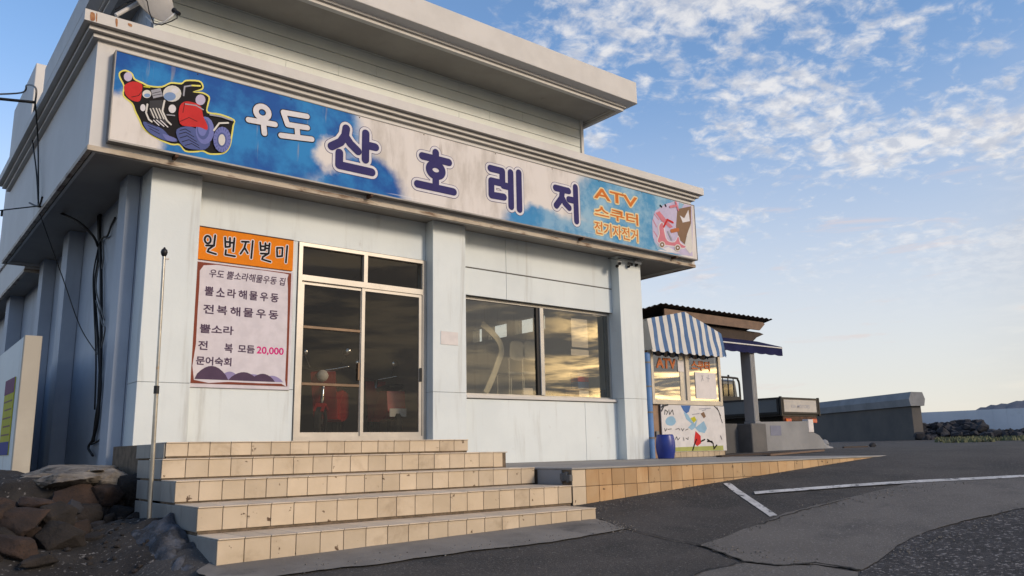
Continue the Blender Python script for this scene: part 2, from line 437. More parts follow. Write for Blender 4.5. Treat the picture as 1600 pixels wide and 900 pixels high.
# ------------------------------------------------------------------ mesh building
class MB:
    def __init__(s):
        s.v, s.f, s.mi, s.cur, s.mats = [], [], [], 0, []

    def use(s, m):
        if m not in s.mats:
            s.mats.append(m)
        s.cur = s.mats.index(m)
        return s

    def add(s, vs, fs):
        o = len(s.v)
        s.v += [tuple(v) for v in vs]
        for f in fs:
            s.f.append(tuple(i + o for i in f))
            s.mi.append(s.cur)
        return s

    def box(s, x0, x1, y0, y1, z0, z1, b=0.0):
        if b <= 0:
            vs = [(x, y, z) for x in (x0, x1) for y in (y0, y1) for z in (z0, z1)]
            fs = [(0, 1, 3, 2), (4, 6, 7, 5), (0, 4, 5, 1), (2, 3, 7, 6), (0, 2, 6, 4), (1, 5, 7, 3)]
            return s.add(vs, fs)
        bm = bmesh.new()
        bmesh.ops.create_cube(bm, size=1)
        for v in bm.verts:
            v.co = Vector(((x0 + x1) / 2 + v.co.x * (x1 - x0), (y0 + y1) / 2 + v.co.y * (y1 - y0), (z0 + z1) / 2 + v.co.z * (z1 - z0)))
        bmesh.ops.bevel(bm, geom=list(bm.edges), offset=b, segments=1, affect='EDGES', profile=0.5)
        return s.bm(bm)

    def bm(s, bm):
        bm.verts.index_update()
        s.add([v.co[:] for v in bm.verts], [[v.index for v in f.verts] for f in bm.faces])
        bm.free()
        return s

    def tube(s, pts, r, n=8, cap=True):
        pts = [Vector(p) for p in pts]
        rs = r if isinstance(r, (list, tuple)) else [r] * len(pts)
        rings, prev = [], None
        for i, p in enumerate(pts):
            a = pts[max(0, i - 1)]
            b = pts[min(len(pts) - 1, i + 1)]
            t = (b - a).normalized()
            if prev is None:
                u = t.orthogonal().normalized()
            else:
                u = (prev - t * prev.dot(t))
                u = u.normalized() if u.length > 1e-6 else t.orthogonal().normalized()
            prev = u
            w = t.cross(u)
            rings.append([p + (u * math.cos(2 * math.pi * k / n) + w * math.sin(2 * math.pi * k / n)) * rs[i] for k in range(n)])
        vs = [v for rg in rings for v in rg]
        fs = []
        for i in range(len(rings) - 1):
            for k in range(n):
                fs.append((i * n + k, i * n + (k + 1) % n, (i + 1) * n + (k + 1) % n, (i + 1) * n + k))
        if cap:
            fs.append(tuple(range(n - 1, -1, -1)))
            fs.append(tuple((len(rings) - 1) * n + k for k in range(n)))
        return s.add(vs, fs)

    def lathe(s, c, prof, n=24, axis=None):
        c = Vector(c)
        q = Vector((0, 0, 1)).rotation_difference(Vector(axis).normalized()) if axis is not None else None
        vs, fs = [], []
        for (r, z) in prof:
            for k in range(n):
                v = Vector((r * math.cos(2 * math.pi * k / n), r * math.sin(2 * math.pi * k / n), z))
                vs.append(c + (q @ v if q else v))
        for i in range(len(prof) - 1):
            for k in range(n):
                fs.append((i * n + k, i * n + (k + 1) % n, (i + 1) * n + (k + 1) % n, (i + 1) * n + k))
        return s.add(vs, fs)

    def prism(s, poly, a, b, axis='y'):
        """extrude a 2-d outline between a and b; axis y: outline is (x,z), axis x: (y,z), axis z: (x,y)"""
        def mk(p, t):
            return {'y': (p[0], t, p[1]), 'x': (t, p[0], p[1]), 'z': (p[0], p[1], t)}[axis]
        n = len(poly)
        vs = [mk(p, a) for p in poly] + [mk(p, b) for p in poly]
        fs = [tuple(range(n)), tuple(range(2 * n - 1, n - 1, -1))]
        for i in range(n):
            j = (i + 1) % n
            fs.append((i, i + n, j + n, j))
        return s.add(vs, fs)

    def beam(s, a, b, w, h):
        a, b = Vector(a), Vector(b)
        t = (b - a).normalized()
        u = t.cross(Vector((0, 0, 1)))
        u = u.normalized() if u.length > 1e-4 else Vector((1, 0, 0))
        k = u.cross(t)
        vs = [p + u * sx * w / 2 + k * sz * h / 2 for p in (a, b) for sx in (-1, 1) for sz in (-1, 1)]
        return s.add(vs, [(0, 1, 3, 2), (4, 6, 7, 5), (0, 4, 5, 1), (2, 3, 7, 6), (0, 2, 6, 4), (1, 5, 7, 3)])

    def mesh(s, name, mats, smooth=False, org=(0, 0, 0)):
        me = bpy.data.meshes.new(name)
        o = Vector(org)
        me.from_pydata([(v[0] - o.x, v[1] - o.y, v[2] - o.z) for v in s.v], [], s.f)
        for m in mats:
            me.materials.append(MATS[m])
        if len(mats) > 1:
            for p, i in zip(me.polygons, s.mi):
                p.material_index = i
        bm = bmesh.new()
        bm.from_mesh(me)
        bmesh.ops.recalc_face_normals(bm, faces=bm.faces)
        bm.to_mesh(me)
        bm.free()
        if smooth:
            for p in me.polygons:
                p.use_smooth = True
            if smooth is not True:
                me.set_sharp_from_angle(angle=R(smooth))
        return me

    def build(s, name, m=None, parent=None, smooth=False, label=None, cat=None, group=None, kind=None, org=None):
        mats = s.mats if s.mats else [m]
        base = world_loc(parent) if parent else Vector(org or (0, 0, 0))
        me = s.mesh(name, mats, smooth, base)
        return link(name, me, parent, (0, 0, 0) if parent else base, label, cat, group, kind)


def world_loc(o):
    p = Vector((0, 0, 0))
    while o:
        p = p + o.location
        o = o.parent
    return p


def link(name, data, parent=None, loc=(0, 0, 0), label=None, cat=None, group=None, kind=None):
    o = bpy.data.objects.new(name, data)
    C.objects.link(o)
    o.location = loc
    if parent:
        o.parent = parent
    for k, v in (('label', label), ('category', cat), ('group', group), ('kind', kind)):
        if v:
            o[k] = v
    return o


def thing(name, loc, label, cat, group=None):
    return link(name, None, None, loc, label, cat, group)


# flat print: polygons on a plane of constant Y, stacked towards the viewer
def print_poly(mb, pts, Y):
    bm = bmesh.new()
    vs = [bm.verts.new((p[0], Y, p[1])) for p in pts]
    es = [bm.edges.new((vs[i], vs[(i + 1) % len(vs)])) for i in range(len(vs))]
    bmesh.ops.triangle_fill(bm, use_beauty=True, use_dissolve=False, edges=es, normal=(0, -1, 0))
    return mb.bm(bm)


def smooth_loop(pts, n=3):
    out = []
    N = len(pts)
    for i in range(N):
        p0, p1, p2, p3 = (Vector(pts[(i + k - 1) % N]) for k in range(4))
        for j in range(n):
            t = j / n
            out.append(0.5 * ((2 * p1) + (p2 - p0) * t + (2 * p0 - 5 * p1 + 4 * p2 - p3) * t * t + (3 * p1 - p0 - 3 * p2 + p3) * t ** 3))
    return out


def inset(pts, d):
    """shrink a closed outline by d"""
    A = sum(pts[i][0] * pts[(i + 1) % len(pts)][1] - pts[(i + 1) % len(pts)][0] * pts[i][1] for i in range(len(pts)))
    sg = 1 if A > 0 else -1
    out = []
    for i in range(len(pts)):
        a, b = Vector(pts[i - 1]), Vector(pts[(i + 1) % len(pts)])
        t = (b - a).normalized()
        out.append(Vector(pts[i]) + Vector((-t.y, t.x)) * d * sg)
    return out


def strokes(mb, lines, w, Y, dz=0.00012):
    """round-ended pen strokes; every piece a hair in front of the last"""
    k = 0
    for ln in lines:
        ln = [Vector(p) for p in ln]
        for i in range(len(ln) - 1):
            a, b = ln[i], ln[i + 1]
            t = (b - a)
            if t.length < 1e-6:
                continue
            t.normalize()
            an = math.atan2(t.y, t.x)
            pts = []
            for q in range(9):
                th = an + math.pi / 2 + math.pi * q / 8
                pts.append(a + Vector((math.cos(th), math.sin(th))) * w / 2)
            for q in range(9):
                th = an - math.pi / 2 + math.pi * q / 8
                pts.append(b + Vector((math.cos(th), math.sin(th))) * w / 2)
            yy = Y - dz * k
            mb.add([(p.x, yy, p.y) for p in pts], [tuple(range(len(pts)))])
            k += 1


def ell(cx, cz, rx, rz, n=20, a=0.0):
    return [(cx + rx * math.cos(2 * math.pi * k / n) * math.cos(a) - rz * math.sin(2 * math.pi * k / n) * math.sin(a),
             cz + rx * math.cos(2 * math.pi * k / n) * math.sin(a) + rz * math.sin(2 * math.pi * k / n) * math.cos(a)) for k in range(n)]


def text_mb(body, x0, x1, z0, z1, Y, offset=0.0, shear=0.0, tilt=0.0, space=1.0):
    """typeset words fitted into a box on a plane of constant Y"""
    cu = bpy.data.curves.new('t', 'FONT')
    cu.body = body
    cu.resolution_u = 3
    cu.offset = offset
    cu.shear = shear
    cu.space_character = space
    ob = bpy.data.objects.new('t', cu)
    C.objects.link(ob)
    dg = bpy.context.evaluated_depsgraph_get()
    dg.update()
    me = bpy.data.meshes.new_from_object(ob.evaluated_get(dg))
    bpy.data.objects.remove(ob)
    bpy.data.curves.remove(cu)
    mb = MB()
    if not me.vertices:
        return mb
    xs = [v.co.x for v in me.vertices]
    zs = [v.co.y for v in me.vertices]
    ax0, ax1, az0, az1 = min(xs), max(xs), min(zs), max(zs)
    vs = []
    for v in me.vertices:
        u = (v.co.x - ax0) / max(1e-6, ax1 - ax0)
        w = (v.co.y - az0) / max(1e-6, az1 - az0)
        vs.append((x0 + u * (x1 - x0), Y, z0 + w * (z1 - z0) + u * tilt))
    mb.add(vs, [tuple(p.vertices) for p in me.polygons])
    bpy.data.meshes.remove(me)
    return mb


def bold_mb(body, x0, x1, z0, z1, Y, w, **kw):
    # heavier letters: the same words laid a hair apart
    o = text_mb(body, x0 + w, x1 - w, z0 + w, z1 - w, Y, 0.0, **kw)
    v, f = list(o.v), list(o.f)
    m = MB()
    for k in range(8):
        dx, dz = w * math.cos(k * math.pi / 4), w * math.sin(k * math.pi / 4)
        m.add([(p[0] + dx, p[1] - k * .00004, p[2] + dz) for p in v], f)
    return m


def px_text(body, a, b, Y, off=0.0, **kw):
    """words between the picture points a (upper left) and b (lower right) on the plane Y"""
    p, q = at(a[0], a[1], Y), at(b[0], b[1], Y)
    return text_mb(body, p.x, q.x, q.z, p.z, Y, off, **kw)


# ------------------------------------------------------------------ ground
def axis_vals(fine0, fine1, step, far0, far1):
    v, x = [], fine0
    while x < fine1:
        v.append(x)
        x += step
    v.append(fine1)
    s, x = step, fine1
    while x < far1:
        s *= 1.28
        x = min(far1, x + s)
        v.append(x)
    s, x, pre = step, fine0, []
    while x > far0:
        s *= 1.28
        x = max(far0, x - s)
        pre.append(x)
    return pre[::-1] + v


def build_ground():
    xs = axis_vals(0.0, 22.0, 0.30, -900, 1800)
    ys = axis_vals(0.0, 13.0, 0.30, -900, 1800)
    vs = [(x, y, gz(x, y)) for y in ys for x in xs]
    n = len(xs)
    fs = [(j * n + i, j * n + i + 1, (j + 1) * n + i + 1, (j + 1) * n + i) for j in range(len(ys) - 1) for i in range(n - 1)]
    MB().add(vs, fs).build('ground', 'asphalt', smooth=True, kind='structure')


def sheet(name, pts, m, lift, kind='structure', zf=gz, wob=0.0, **kw):
    """a thin sheet that follows the slope of the yard; pts are (x, y)"""
    if wob:
        q = []
        for i in range(len(pts)):
            a, b = Vector(pts[i][:2]), Vector(pts[(i + 1) % len(pts)][:2])
            n = max(1, int((b - a).length / 0.07))
            for k in range(n):
                p = a.lerp(b, k / n)
                nn = noise.noise(Vector((p.x * 2.3, p.y * 2.3, 4.0))) * wob + noise.noise(Vector((p.x * 11, p.y * 11, 4.0))) * wob * .45
                q.append((p.x + nn, p.y + nn * 0.7))
        pts = q
    bm = bmesh.new()
    vs = [bm.verts.new((p[0], p[1], 0)) for p in pts]
    es = [bm.edges.new((vs[i], vs[(i + 1) % len(vs)])) for i in range(len(vs))]
    bmesh.ops.triangle_fill(bm, use_beauty=True, edges=es, normal=(0, 0, 1))
    for _ in range(5):
        le = [e for e in bm.edges if e.calc_length() > 0.5]
        if not le:
            break
        bmesh.ops.subdivide_edges(bm, edges=le, cuts=1)
        bmesh.ops.triangulate(bm, faces=[f for f in bm.faces if len(f.verts) > 3])
    for v in bm.verts:
        v.co.z = zf(v.co.x, v.co.y) + lift
    return MB().bm(bm).build(name, m, smooth=True, kind=kind, **kw)


def pg(*pts):
    return [ag(*p).to_2d() for p in pts]


def build_yard():
    build_ground()
    sheet('coarse_asphalt', pg((1346, 893), (1372, 880), (1403, 855), (1460, 829), (1521, 811), (1600, 797), (1760, 775), (1800, 1000), (1300, 1000)), 'asphalt_coarse', 0.006, wob=0.10)
    sheet('asphalt_patch', pg((1092, 853), (1162, 829), (1232, 801), (1294, 786), (1364, 770), (1416, 757), (1500, 751), (1600, 746), (1760, 738), (1760, 774), (1600, 796), (1521, 810), (1460, 828), (1403, 854), (1372, 879), (1346, 892), (1276, 882), (1215, 885), (1162, 879)), 'asphalt_pale', 0.010, wob=0.05)
    sheet('lower_patch', pg((1085, 900), (1120, 889), (1162, 881), (1215, 887), (1276, 884), (1340, 895), (1350, 960), (1040, 960)), 'asphalt_pale', 0.009, wob=0.05)
    crk = [(1092, 853), (1128, 866), (1162, 879), (1190, 882), (1215, 886), (1245, 884), (1276, 882), (1310, 886), (1346, 894)]
    for nm, ln, w in (('pavement_crack', crk, 0.022), ('pavement_crack', [(1085, 901), (1105, 894), (1120, 889), (1142, 885), (1162, 880)], 0.016),
                      ('pavement_crack', [(936, 812), (960, 822), (985, 829), (1030, 841), (1092, 853)], 0.014),
                      ('pavement_crack', [(1186, 822), (1215, 812), (1240, 803), (1270, 795), (1300, 788), (1330, 780)], 0.012)):
        P = []
        for (a, b) in zip(ln[:-1], ln[1:]):
            for k in range(4):
                P.append(ag(a[0] + (b[0] - a[0]) * k / 4, a[1] + (b[1] - a[1]) * k / 4))
        P.append(ag(*ln[-1]))
        L, Rr = [], []
        for i, p in enumerate(P):
            t = (P[min(i + 1, len(P) - 1)] - P[max(i - 1, 0)]).to_2d().normalized()
            nn = Vector((-t.y, t.x)) * w * (0.35 + 0.65 * random.random())
            j = Vector((random.uniform(-1, 1), random.uniform(-1, 1))) * 0.02
            L.append(p.to_2d() + nn + j)
            Rr.append(p.to_2d() - nn + j)
        vs = [(q.x, q.y, gz(q.x, q.y) + 0.0145) for q in L] + [(q.x, q.y, gz(q.x, q.y) + 0.0145) for q in Rr]
        n = len(L)
        MB().add(vs, [(i, i + 1, n + i + 1, n + i) for i in range(n - 1)]).build(nm, 'crack', kind='structure')
    # parking lines
    sheet('painted_line', pg((1130, 756), (1141, 755), (1215, 806), (1203, 808)), 'road_paint', 0.006, wob=0.012)
    sheet('painted_line', pg((1178, 770), (1300, 760.5), (1430, 752), (1600, 743.5), (1740, 736), (1740, 739), (1600, 747), (1430, 756), (1300, 764.5), (1180, 774)), 'road_paint', 0.0155, wob=0.012)
    # concrete apron under the lowest step
    ap = pg((932, 812), (979, 827), (930, 838), (861, 849), (800, 856), (733, 864), (657, 874), (580, 885), (500, 893), (420, 905)) + [Vector((2.0, 5.6)), Vector((2.0, 6.14)), Vector((2.16, 6.3)), Vector((6.0, 6.3))]
    sheet('concrete_apron', ap, 'apron', 0.014, wob=0.05)


build_yard()


def build_grit():
    # loose grit that collects along the patch edges, the steps and the terrace
    rnd = random.Random(3)
    rb = MB()
    lines = [((1092, 853), (1294, 786)), ((1294, 786), (1500, 752)), ((1092, 853), (1276, 883)), ((1372, 880), (1600, 797)), ((440, 893), (979, 828)), ((936, 790), (1360, 716)), ((930, 815), (985, 830)), ((900, 800), (1130, 760))]
    for k in range(900):
        a, b = lines[rnd.randrange(len(lines))]
        t = rnd.random()
        px, py = a[0] + (b[0] - a[0]) * t + rnd.gauss(0, 9), a[1] + (b[1] - a[1]) * t + rnd.gauss(0, 4)
        p = ag(px, max(708, py))
        if p.y > 6.10 and p.x < 6.1 or p.y > 6.66:
            continue
        r = rnd.uniform(.004, .013)
        vs = [(p.x + r * math.cos(q * 2.1 + k), p.y + r * math.sin(q * 2.1 + k), p.z + .012) for q in range(3)] + [(p.x, p.y, p.z + .014 + r * .8)]
        rb.add(vs, [(0, 1, 3), (1, 2, 3), (2, 0, 3)])
    rb.build('grit', 'grit', kind='stuff', label='loose grit scattered on the asphalt and along patch edges', cat='grit')


build_grit()


# ------------------------------------------------------------------ building
PZ = -0.21                                  # terrace level
SOF = 3.49
PILLARS = ((2.466, 3.07, -0.06), (6.55, 7.16, 0.10), (10.62, 11.215, -0.212))
WY = 10.2                                   # wall face between the pillars


def ring(mb, x0, x1, y0, y1, z0, z1, t):
    """four bars round a rectangle, mitred by butting: front, back, left, right"""
    mb.box(x0, x1, y0, y0 + t, z0, z1)
    mb.box(x0, x1, y1 - t, y1, z0, z1)
    mb.box(x0, x0 + t, y0 + t, y1 - t, z0, z1)
    mb.box(x1 - t, x1, y0 + t, y1 - t, z0, z1)


def build_shop():
    T = thing('shop_building', (6.8, 10.2, -0.2), 'pale two-level seaside shop building with pillars, tiled entrance and overhanging flat roof', 'building')
    P = lambda mb, n, m=None, par=T, **k: mb.build(n, m, par, **k)
    # pillars, each of stacked cladding pieces
    for (x0, x1, zb) in PILLARS:
        c = P(MB().box(x0 + .01, x1 - .01, 10.01, 10.42, zb, SOF - 0.002), 'pillar', 'joint')
        zs = [zb, 0.86, SOF - 0.004]
        for a, b in zip(zs[:-1], zs[1:]):
            P(MB().box(x0, x1, 10.0, 10.43, a + 0.002, b - 0.002, 0.004), 'cladding_panel', 'wall_paint', c)
    # wall between the pillars: backing and panels
    bk = MB()
    bk.box(3.05, 4.47, 10.215, 10.33, -0.2, SOF)
    bk.box(4.47, 6.56, 10.215, 10.33, 2.875, SOF)
    bk.box(4.47, 6.56, 10.215, 10.33, -0.2, 0.17)
    bk.box(7.1, 7.295, 10.215, 10.40, -0.25, SOF)
    bk.box(7.295, 10.615, 10.215, 10.40, 2.43, SOF)
    bk.box(7.295, 10.615, 10.215, 10.40, -0.25, 0.80)
    W = P(bk, 'front_wall', 'joint')
    g = 0.003
    panels = [(3.07, 4.47, -0.05, 0.84), (3.07, 4.47, 0.84, 2.88), (3.07, 6.55, 2.88, SOF - .003), (4.47, 6.55, -0.05, 0.165),
              (7.16, 7.295, -0.21, 0.805), (7.16, 7.295, 0.805, 2.43), (7.295, 9.83, -0.21, 0.79), (9.83, 10.62, -0.21, 0.79),
              (7.16, 8.13, 2.43, 2.875), (8.13, 10.62, 2.43, 2.875), (7.16, 8.13, 2.89, SOF - .003), (8.13, 10.62, 2.89, SOF - .003)]
    for (x0, x1, z0, z1) in panels:
        P(MB().box(x0 + g, x1 - g, WY, 10.214, z0 + g, z1 - g, 0.002), 'wall_panel', 'wall_paint', W)
    # shadow groove bead over the window
    P(MB().box(7.165, 10.615, 10.192, 10.213, 2.876, 2.889), 'drip_bead', 'joint', W)
    # ---- window: sill, frame, mullion, panes
    w = P(MB().box(7.30, 10.61, 10.32, 10.335, 0.86, 2.415), 'window', 'inside_dark')
    bpy.data.objects.remove(w)
    w = MB()
    for a in ((7.30, 10.61, 2.385, 2.425), (7.30, 10.61, 0.85, 0.885), (7.30, 7.335, 0.885, 2.385), (10.575, 10.61, 0.885, 2.385)):
        w.box(a[0], a[1], 10.29, 10.35, a[2], a[3])
    w = P(w, 'window_frame', 'aluminium_grey')
    P(MB().box(7.28, 10.615, 10.165, 10.36, 0.80, 0.848, 0.006), 'window_sill', 'cornice_paint', w)
    P(MB().box(8.90, 8.985, 10.262, 10.318, 0.887, 2.383, 0.006), 'mullion', 'aluminium_grey', w)
    P(MB().box(8.84, 8.899, 10.29, 10.345, 0.887, 2.383), 'stile', 'black_plastic', w)
    P(MB().box(7.336, 8.84, 10.318, 10.324, 0.886, 2.384), 'pane', 'window_glass', w)
    P(MB().box(8.986, 10.574, 10.302, 10.308, 0.886, 2.384), 'pane', 'window_glass', w)
    P(MB().box(10.50, 10.572, 10.312, 10.345, 0.887, 2.383), 'stile', 'black_plastic', w)
    # ---- glazed entrance
    d = MB()
    ys = (10.17, 10.26)
    for a in ((4.475, 6.545, 2.82, 2.87), (4.475, 6.545, 2.335, 2.415), (4.475, 6.545, 0.17, 0.225), (4.475, 4.53, 0.225, 2.335), (6.475, 6.545, 0.225, 2.335),
              (4.475, 4.53, 2.415, 2.82), (6.475, 6.545, 2.415, 2.82), (5.475, 5.535, 2.415, 2.82)):
        d.box(a[0], a[1], ys[0], ys[1], a[2], a[3])
    d = P(d, 'door_frame', 'aluminium')
    P(MB().box(4.53, 5.475, 10.222, 10.228, 2.415, 2.82), 'transom_pane', 'door_glass', d)
    P(MB().box(5.535, 6.475, 10.222, 10.228, 2.415, 2.82), 'transom_pane', 'door_glass', d)
    for i, (x0, x1, y) in enumerate(((4.532, 5.50, 10.225), (5.46, 6.473, 10.205))):
        lf = MB()
        st = 0.05
        lf.box(x0, x0 + st, y - .018, y + .018, 0.226, 2.334)
        lf.box(x1 - st, x1, y - .018, y + .018, 0.226, 2.334)
        lf.box(x0 + st, x1 - st, y - .018, y + .018, 0.226, 0.28)
        lf.box(x0 + st, x1 - st, y - .018, y + .018, 2.29, 2.334)
        lf = P(lf, 'sliding_door', 'aluminium')
        P(MB().box(x0 + st, x1 - st, y - .003, y + .003, 0.28, 2.29), 'pane', 'door_glass', lf)
        if i == 0:
            for z in (1.70, 0.925):
                P(MB().box(x0 + st, x1 - st, y - .022, y - .004, z - .02, z + .02, 0.004), 'guard_bar', 'bronze_bar', lf)
            P(MB().box(x1 - st - .03, x1 - st - .001, y - .03, y - .005, 1.0, 1.25, 0.004), 'door_pull', 'bronze_bar', lf)
        else:
            P(MB().box(x1 - .042, x1 - .008, y - .04, y - .019, 1.02, 1.22, 0.004), 'door_pull', 'black_plastic', lf)
    # ---- first roof: fascia, soffit, cornice
    fx0, fx1, fy0, fy1 = 1.70, 12.50, 9.72, 16.6
    fa = MB()
    ring(fa, fx0, fx1, fy0, fy1, 3.50, 4.80, 0.25)
    P(fa, 'parapet', 'fascia_paint')
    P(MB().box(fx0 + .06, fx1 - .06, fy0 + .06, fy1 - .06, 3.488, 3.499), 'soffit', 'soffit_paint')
    tr = MB()
    ring(tr, fx0 - .012, fx1 + .012, fy0 - .012, fy1, 3.44, 3.499, 0.05)
    P(tr, 'edge_trim', 'trim_rust')
    tr = MB()
    ring(tr, fx0 + .06, fx1 - .06, fy0 + .06, fy1 - .05, 3.452, 3.487, 0.035)
    P(tr, 'soffit_bead', 'cornice_paint')
    for k, (o, z0, z1) in enumerate(((0.06, 4.80, 4.848), (0.12, 4.856, 4.902), (0.19, 4.912, 5.05))):
        cb = MB()
        ring(cb, fx0 - o, fx1 + o, fy0 - o, fy1 + o, z0, z1, 0.26 + o)
        P(cb, 'cornice_band', 'cornice_paint')
        if k < 2:
            cb = MB()
            o2 = o - 0.02
            ring(cb, fx0 - o2, fx1 + o2, fy0 - o2, fy1 + o2, z1, z1 + 0.010, 0.26)
            P(cb, 'cornice_groove', 'soffit_paint')
    P(MB().box(fx0 + .2, fx1 - .2, fy0 + .2, fy1, 4.90, 4.98), 'roof_deck', 'roof_membrane')
    # rust bleeding over the cornice corner
    for pts in ([(141.5, 19), (148, 21), (148.5, 31), (144, 32.5), (141, 30)], [(150.5, 21), (152, 21.5), (151.5, 33), (150, 33)], [(180.5, 29.5), (184, 30.5), (183.5, 41), (182, 41.5), (181, 39)], [(200, 36), (206, 38), (206, 42), (201, 40)]):
        q = [at(p[0], p[1], 9.527) for p in pts]
        P(print_poly(MB(), smooth_loop([(a.x, min(a.z, 5.045)) for a in q], 2), 9.527), 'rust_stain', 'rust_bleed')
    # rear wing a little narrower, stepped soffit
    rw = MB()
    ring(rw, 2.05, 5.2, 16.62, 24, 3.40, 4.55, 0.25)
    P(rw, 'rear_parapet', 'fascia_paint')
    tr = MB()
    ring(tr, 2.04, 5.2, 16.61, 24, 3.34, 3.40, 0.06)
    P(tr, 'edge_trim', 'trim_rust')
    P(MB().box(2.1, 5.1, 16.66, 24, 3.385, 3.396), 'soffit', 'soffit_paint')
    # ---- left side wall with pilasters
    P(MB().box(2.46, 2.62, 10.44, 24, -0.3, SOF - .004), 'side_wall', 'shaded_side_paint')
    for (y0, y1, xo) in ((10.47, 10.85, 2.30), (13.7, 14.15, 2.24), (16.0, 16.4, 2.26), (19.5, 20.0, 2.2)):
        P(MB().box(xo, 2.455, y0, y1, -0.3, SOF - 0.006, 0.004), 'pilaster', 'shaded_side_paint')
    rwm = MB()
    zt0, zt1 = ax(825, 521, 11.1).z, ax(825, 497, 11.1).z
    ys_ = [10.44] + [ax(p, 505, 11.1).y for p in (857, 845, 838, 810, 803, 797, 768, 762, 758, 744)] + [16.4]
    rwm.box(11.0, 11.2, 10.44, 16.4, -0.3, zt0)
    rwm.box(11.0, 11.2, 10.44, 16.4, zt1, SOF - .004)
    for i in range(0, len(ys_) - 1):
        if i not in (1, 3, 6, 9):
            rwm.box(11.0, 11.2, ys_[i], ys_[i + 1], zt0, zt1)
    P(rwm, 'side_wall', 'wall_paint')
    for i in (1, 3, 6, 9):
        P(MB().box(11.09, 11.096, ys_[i], ys_[i + 1], zt0, zt1), 'side_window_pane', 'clear_glass')
    # ---- shop interior
    P(MB().box(2.63, 10.99, 10.42, 15.8, 0.0, 0.16), 'interior_floor', 'inside_floor')
    P(MB().box(2.63, 10.99, 10.42, 15.9, 3.25, 3.30), 'interior_ceiling', 'inside_wall')
    P(MB().box(2.63, 10.99, 15.8, 15.9, 0.16, 3.25), 'back_wall', 'inside_wall')
    P(MB().box(7.02, 7.09, 10.44, 15.8, 0.16, 3.25), 'partition_wall', 'inside_wall')
    # ---- upper storey
    ux0, ux1, uy = 2.64, 10.97, 11.2
    P(MB().box(ux0 + .03, ux1 - .03, uy + .03, 15.4, 4.96, 6.74), 'upper_wall', 'joint')
    U = [o for o in T.children if o.name.startswith('upper_wall')][0]
    z = 5.10
    row = 0
    while z < 6.72:
        z1 = min(z + 0.186, 6.735)
        cuts = [ux0] + {0: [6.2, 9.4], 1: [4.6, 7.9], 2: [5.5, 8.6]}[row % 3] + [ux1]
        for a, b in zip(cuts[:-1], cuts[1:]):
            P(MB().box(a + .0015, b - .0015, uy, uy + .028, z + .003, z1 - .003, 0.002), 'siding_board', 'siding', U)
        z += 0.19
        row += 1
    P(MB().box(ux1 - .03, ux1 + .035, uy - .035, uy + .06, 4.96, 6.73), 'corner_trim', 'cornice_paint', U)
    y = uy + 0.1
    while y < 15.2:
        P(MB().box(ux0 - .02, ux0 + .028, y, y + 0.235, 4.97, 6.735, 0.006), 'side_sheet', 'side_metal', U)
        y += 0.26
    # upper roof slab: stepped eaves
    rf = MB()
    ring(rf, 2.20, 11.19, 10.20, 16.2, 6.555, 6.60, 0.09)
    rf = P(rf, 'eaves_band', 'cornice_paint')
    rf = MB()
    ring(rf, 2.16, 11.23, 10.16, 16.2, 6.615, 6.655, 0.14)
    P(rf, 'eaves_band', 'cornice_paint')
    rf = MB()
    ring(rf, 2.19, 11.20, 10.19, 16.2, 6.60, 6.615, 0.1)
    P(rf, 'eaves_groove', 'soffit_paint')
    # flaring cove and tall top fascia as one profile swept round front and sides
    cv = MB()
    lo = [(2.14, 10.14), (11.25, 10.14), (11.25, 16.2), (2.14, 16.2)]
    hi = [(2.0, 10.0), (11.39, 10.0), (11.39, 16.2), (2.0, 16.2)]
    vs = [(p[0], p[1], 6.655) for p in lo] + [(p[0], p[1], 6.69) for p in hi]
    cv.add(vs, [(i, (i + 1) % 4, 4 + (i + 1) % 4, 4 + i) for i in range(4)] + [(0, 1, 2, 3)])
    P(cv, 'eaves_cove', 'fascia_paint')
    P(MB().box(2.0, 11.39, 10.0, 16.2, 6.692, 7.15, 0.01), 'top_fascia', 'cornice_paint')
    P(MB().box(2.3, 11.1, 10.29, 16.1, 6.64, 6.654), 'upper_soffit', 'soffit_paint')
    # roof-top stair block at the back left
    q = at(57, 98, 17.6)
    P(MB().box(q.x, q.x + 3.4, 17.6, 20.5, 4.0, q.z, 0.01), 'stair_block', 'fascia_paint')
    a, b = at(80, 115, 17.6), at(92, 150, 17.6)
    P(MB().box(a.x, a.x + 0.5, 17.56, 17.6, b.z, a.z), 'stair_window', 'sign_metal')
    P(MB().box(a.x + .06, a.x + 0.44, 17.553, 17.559, b.z + .06, a.z - .06), 'stair_pane', 'inside_dark')
    return T


shop = build_shop()


# ------------------------------------------------------------------ tiled steps and terrace
TILES = {}


def tile_mesh(dx, dy, dz, m):
    k = (round(dx, 4), round(dy, 4), round(dz, 4), m)
    if k not in TILES:
        TILES[k] = MB().box(-dx / 2, dx / 2, -dy / 2, dy / 2, -dz / 2, dz / 2, 0.0025).mesh('tile', [m])
    return TILES[k]


def tile(par, x0, x1, y0, y1, z0, z1, m, jit=0.0012):
    me = tile_mesh(x1 - x0, y1 - y0, z1 - z0, m)
    c = Vector(((x0 + x1) / 2, (y0 + y1) / 2, (z0 + z1) / 2))
    o = link('tile', me, par, c - world_loc(par))
    o.rotation_euler = [random.gauss(0, jit * 1.5) for _ in range(3)]
    o.location.y += random.gauss(0, jit * 0.5)
    return o


STEPS = ((8.12, 2.30, 5.83, 0.0, 0.135), (7.70, 2.157, 6.10, -0.195, -0.02), (7.27, 2.157, 6.16, -0.385, -0.205), (6.66, 2.157, 6.17, -0.585, -0.395), (6.18, 2.157, 6.055, -0.86, -0.605))
E_G = 0.005


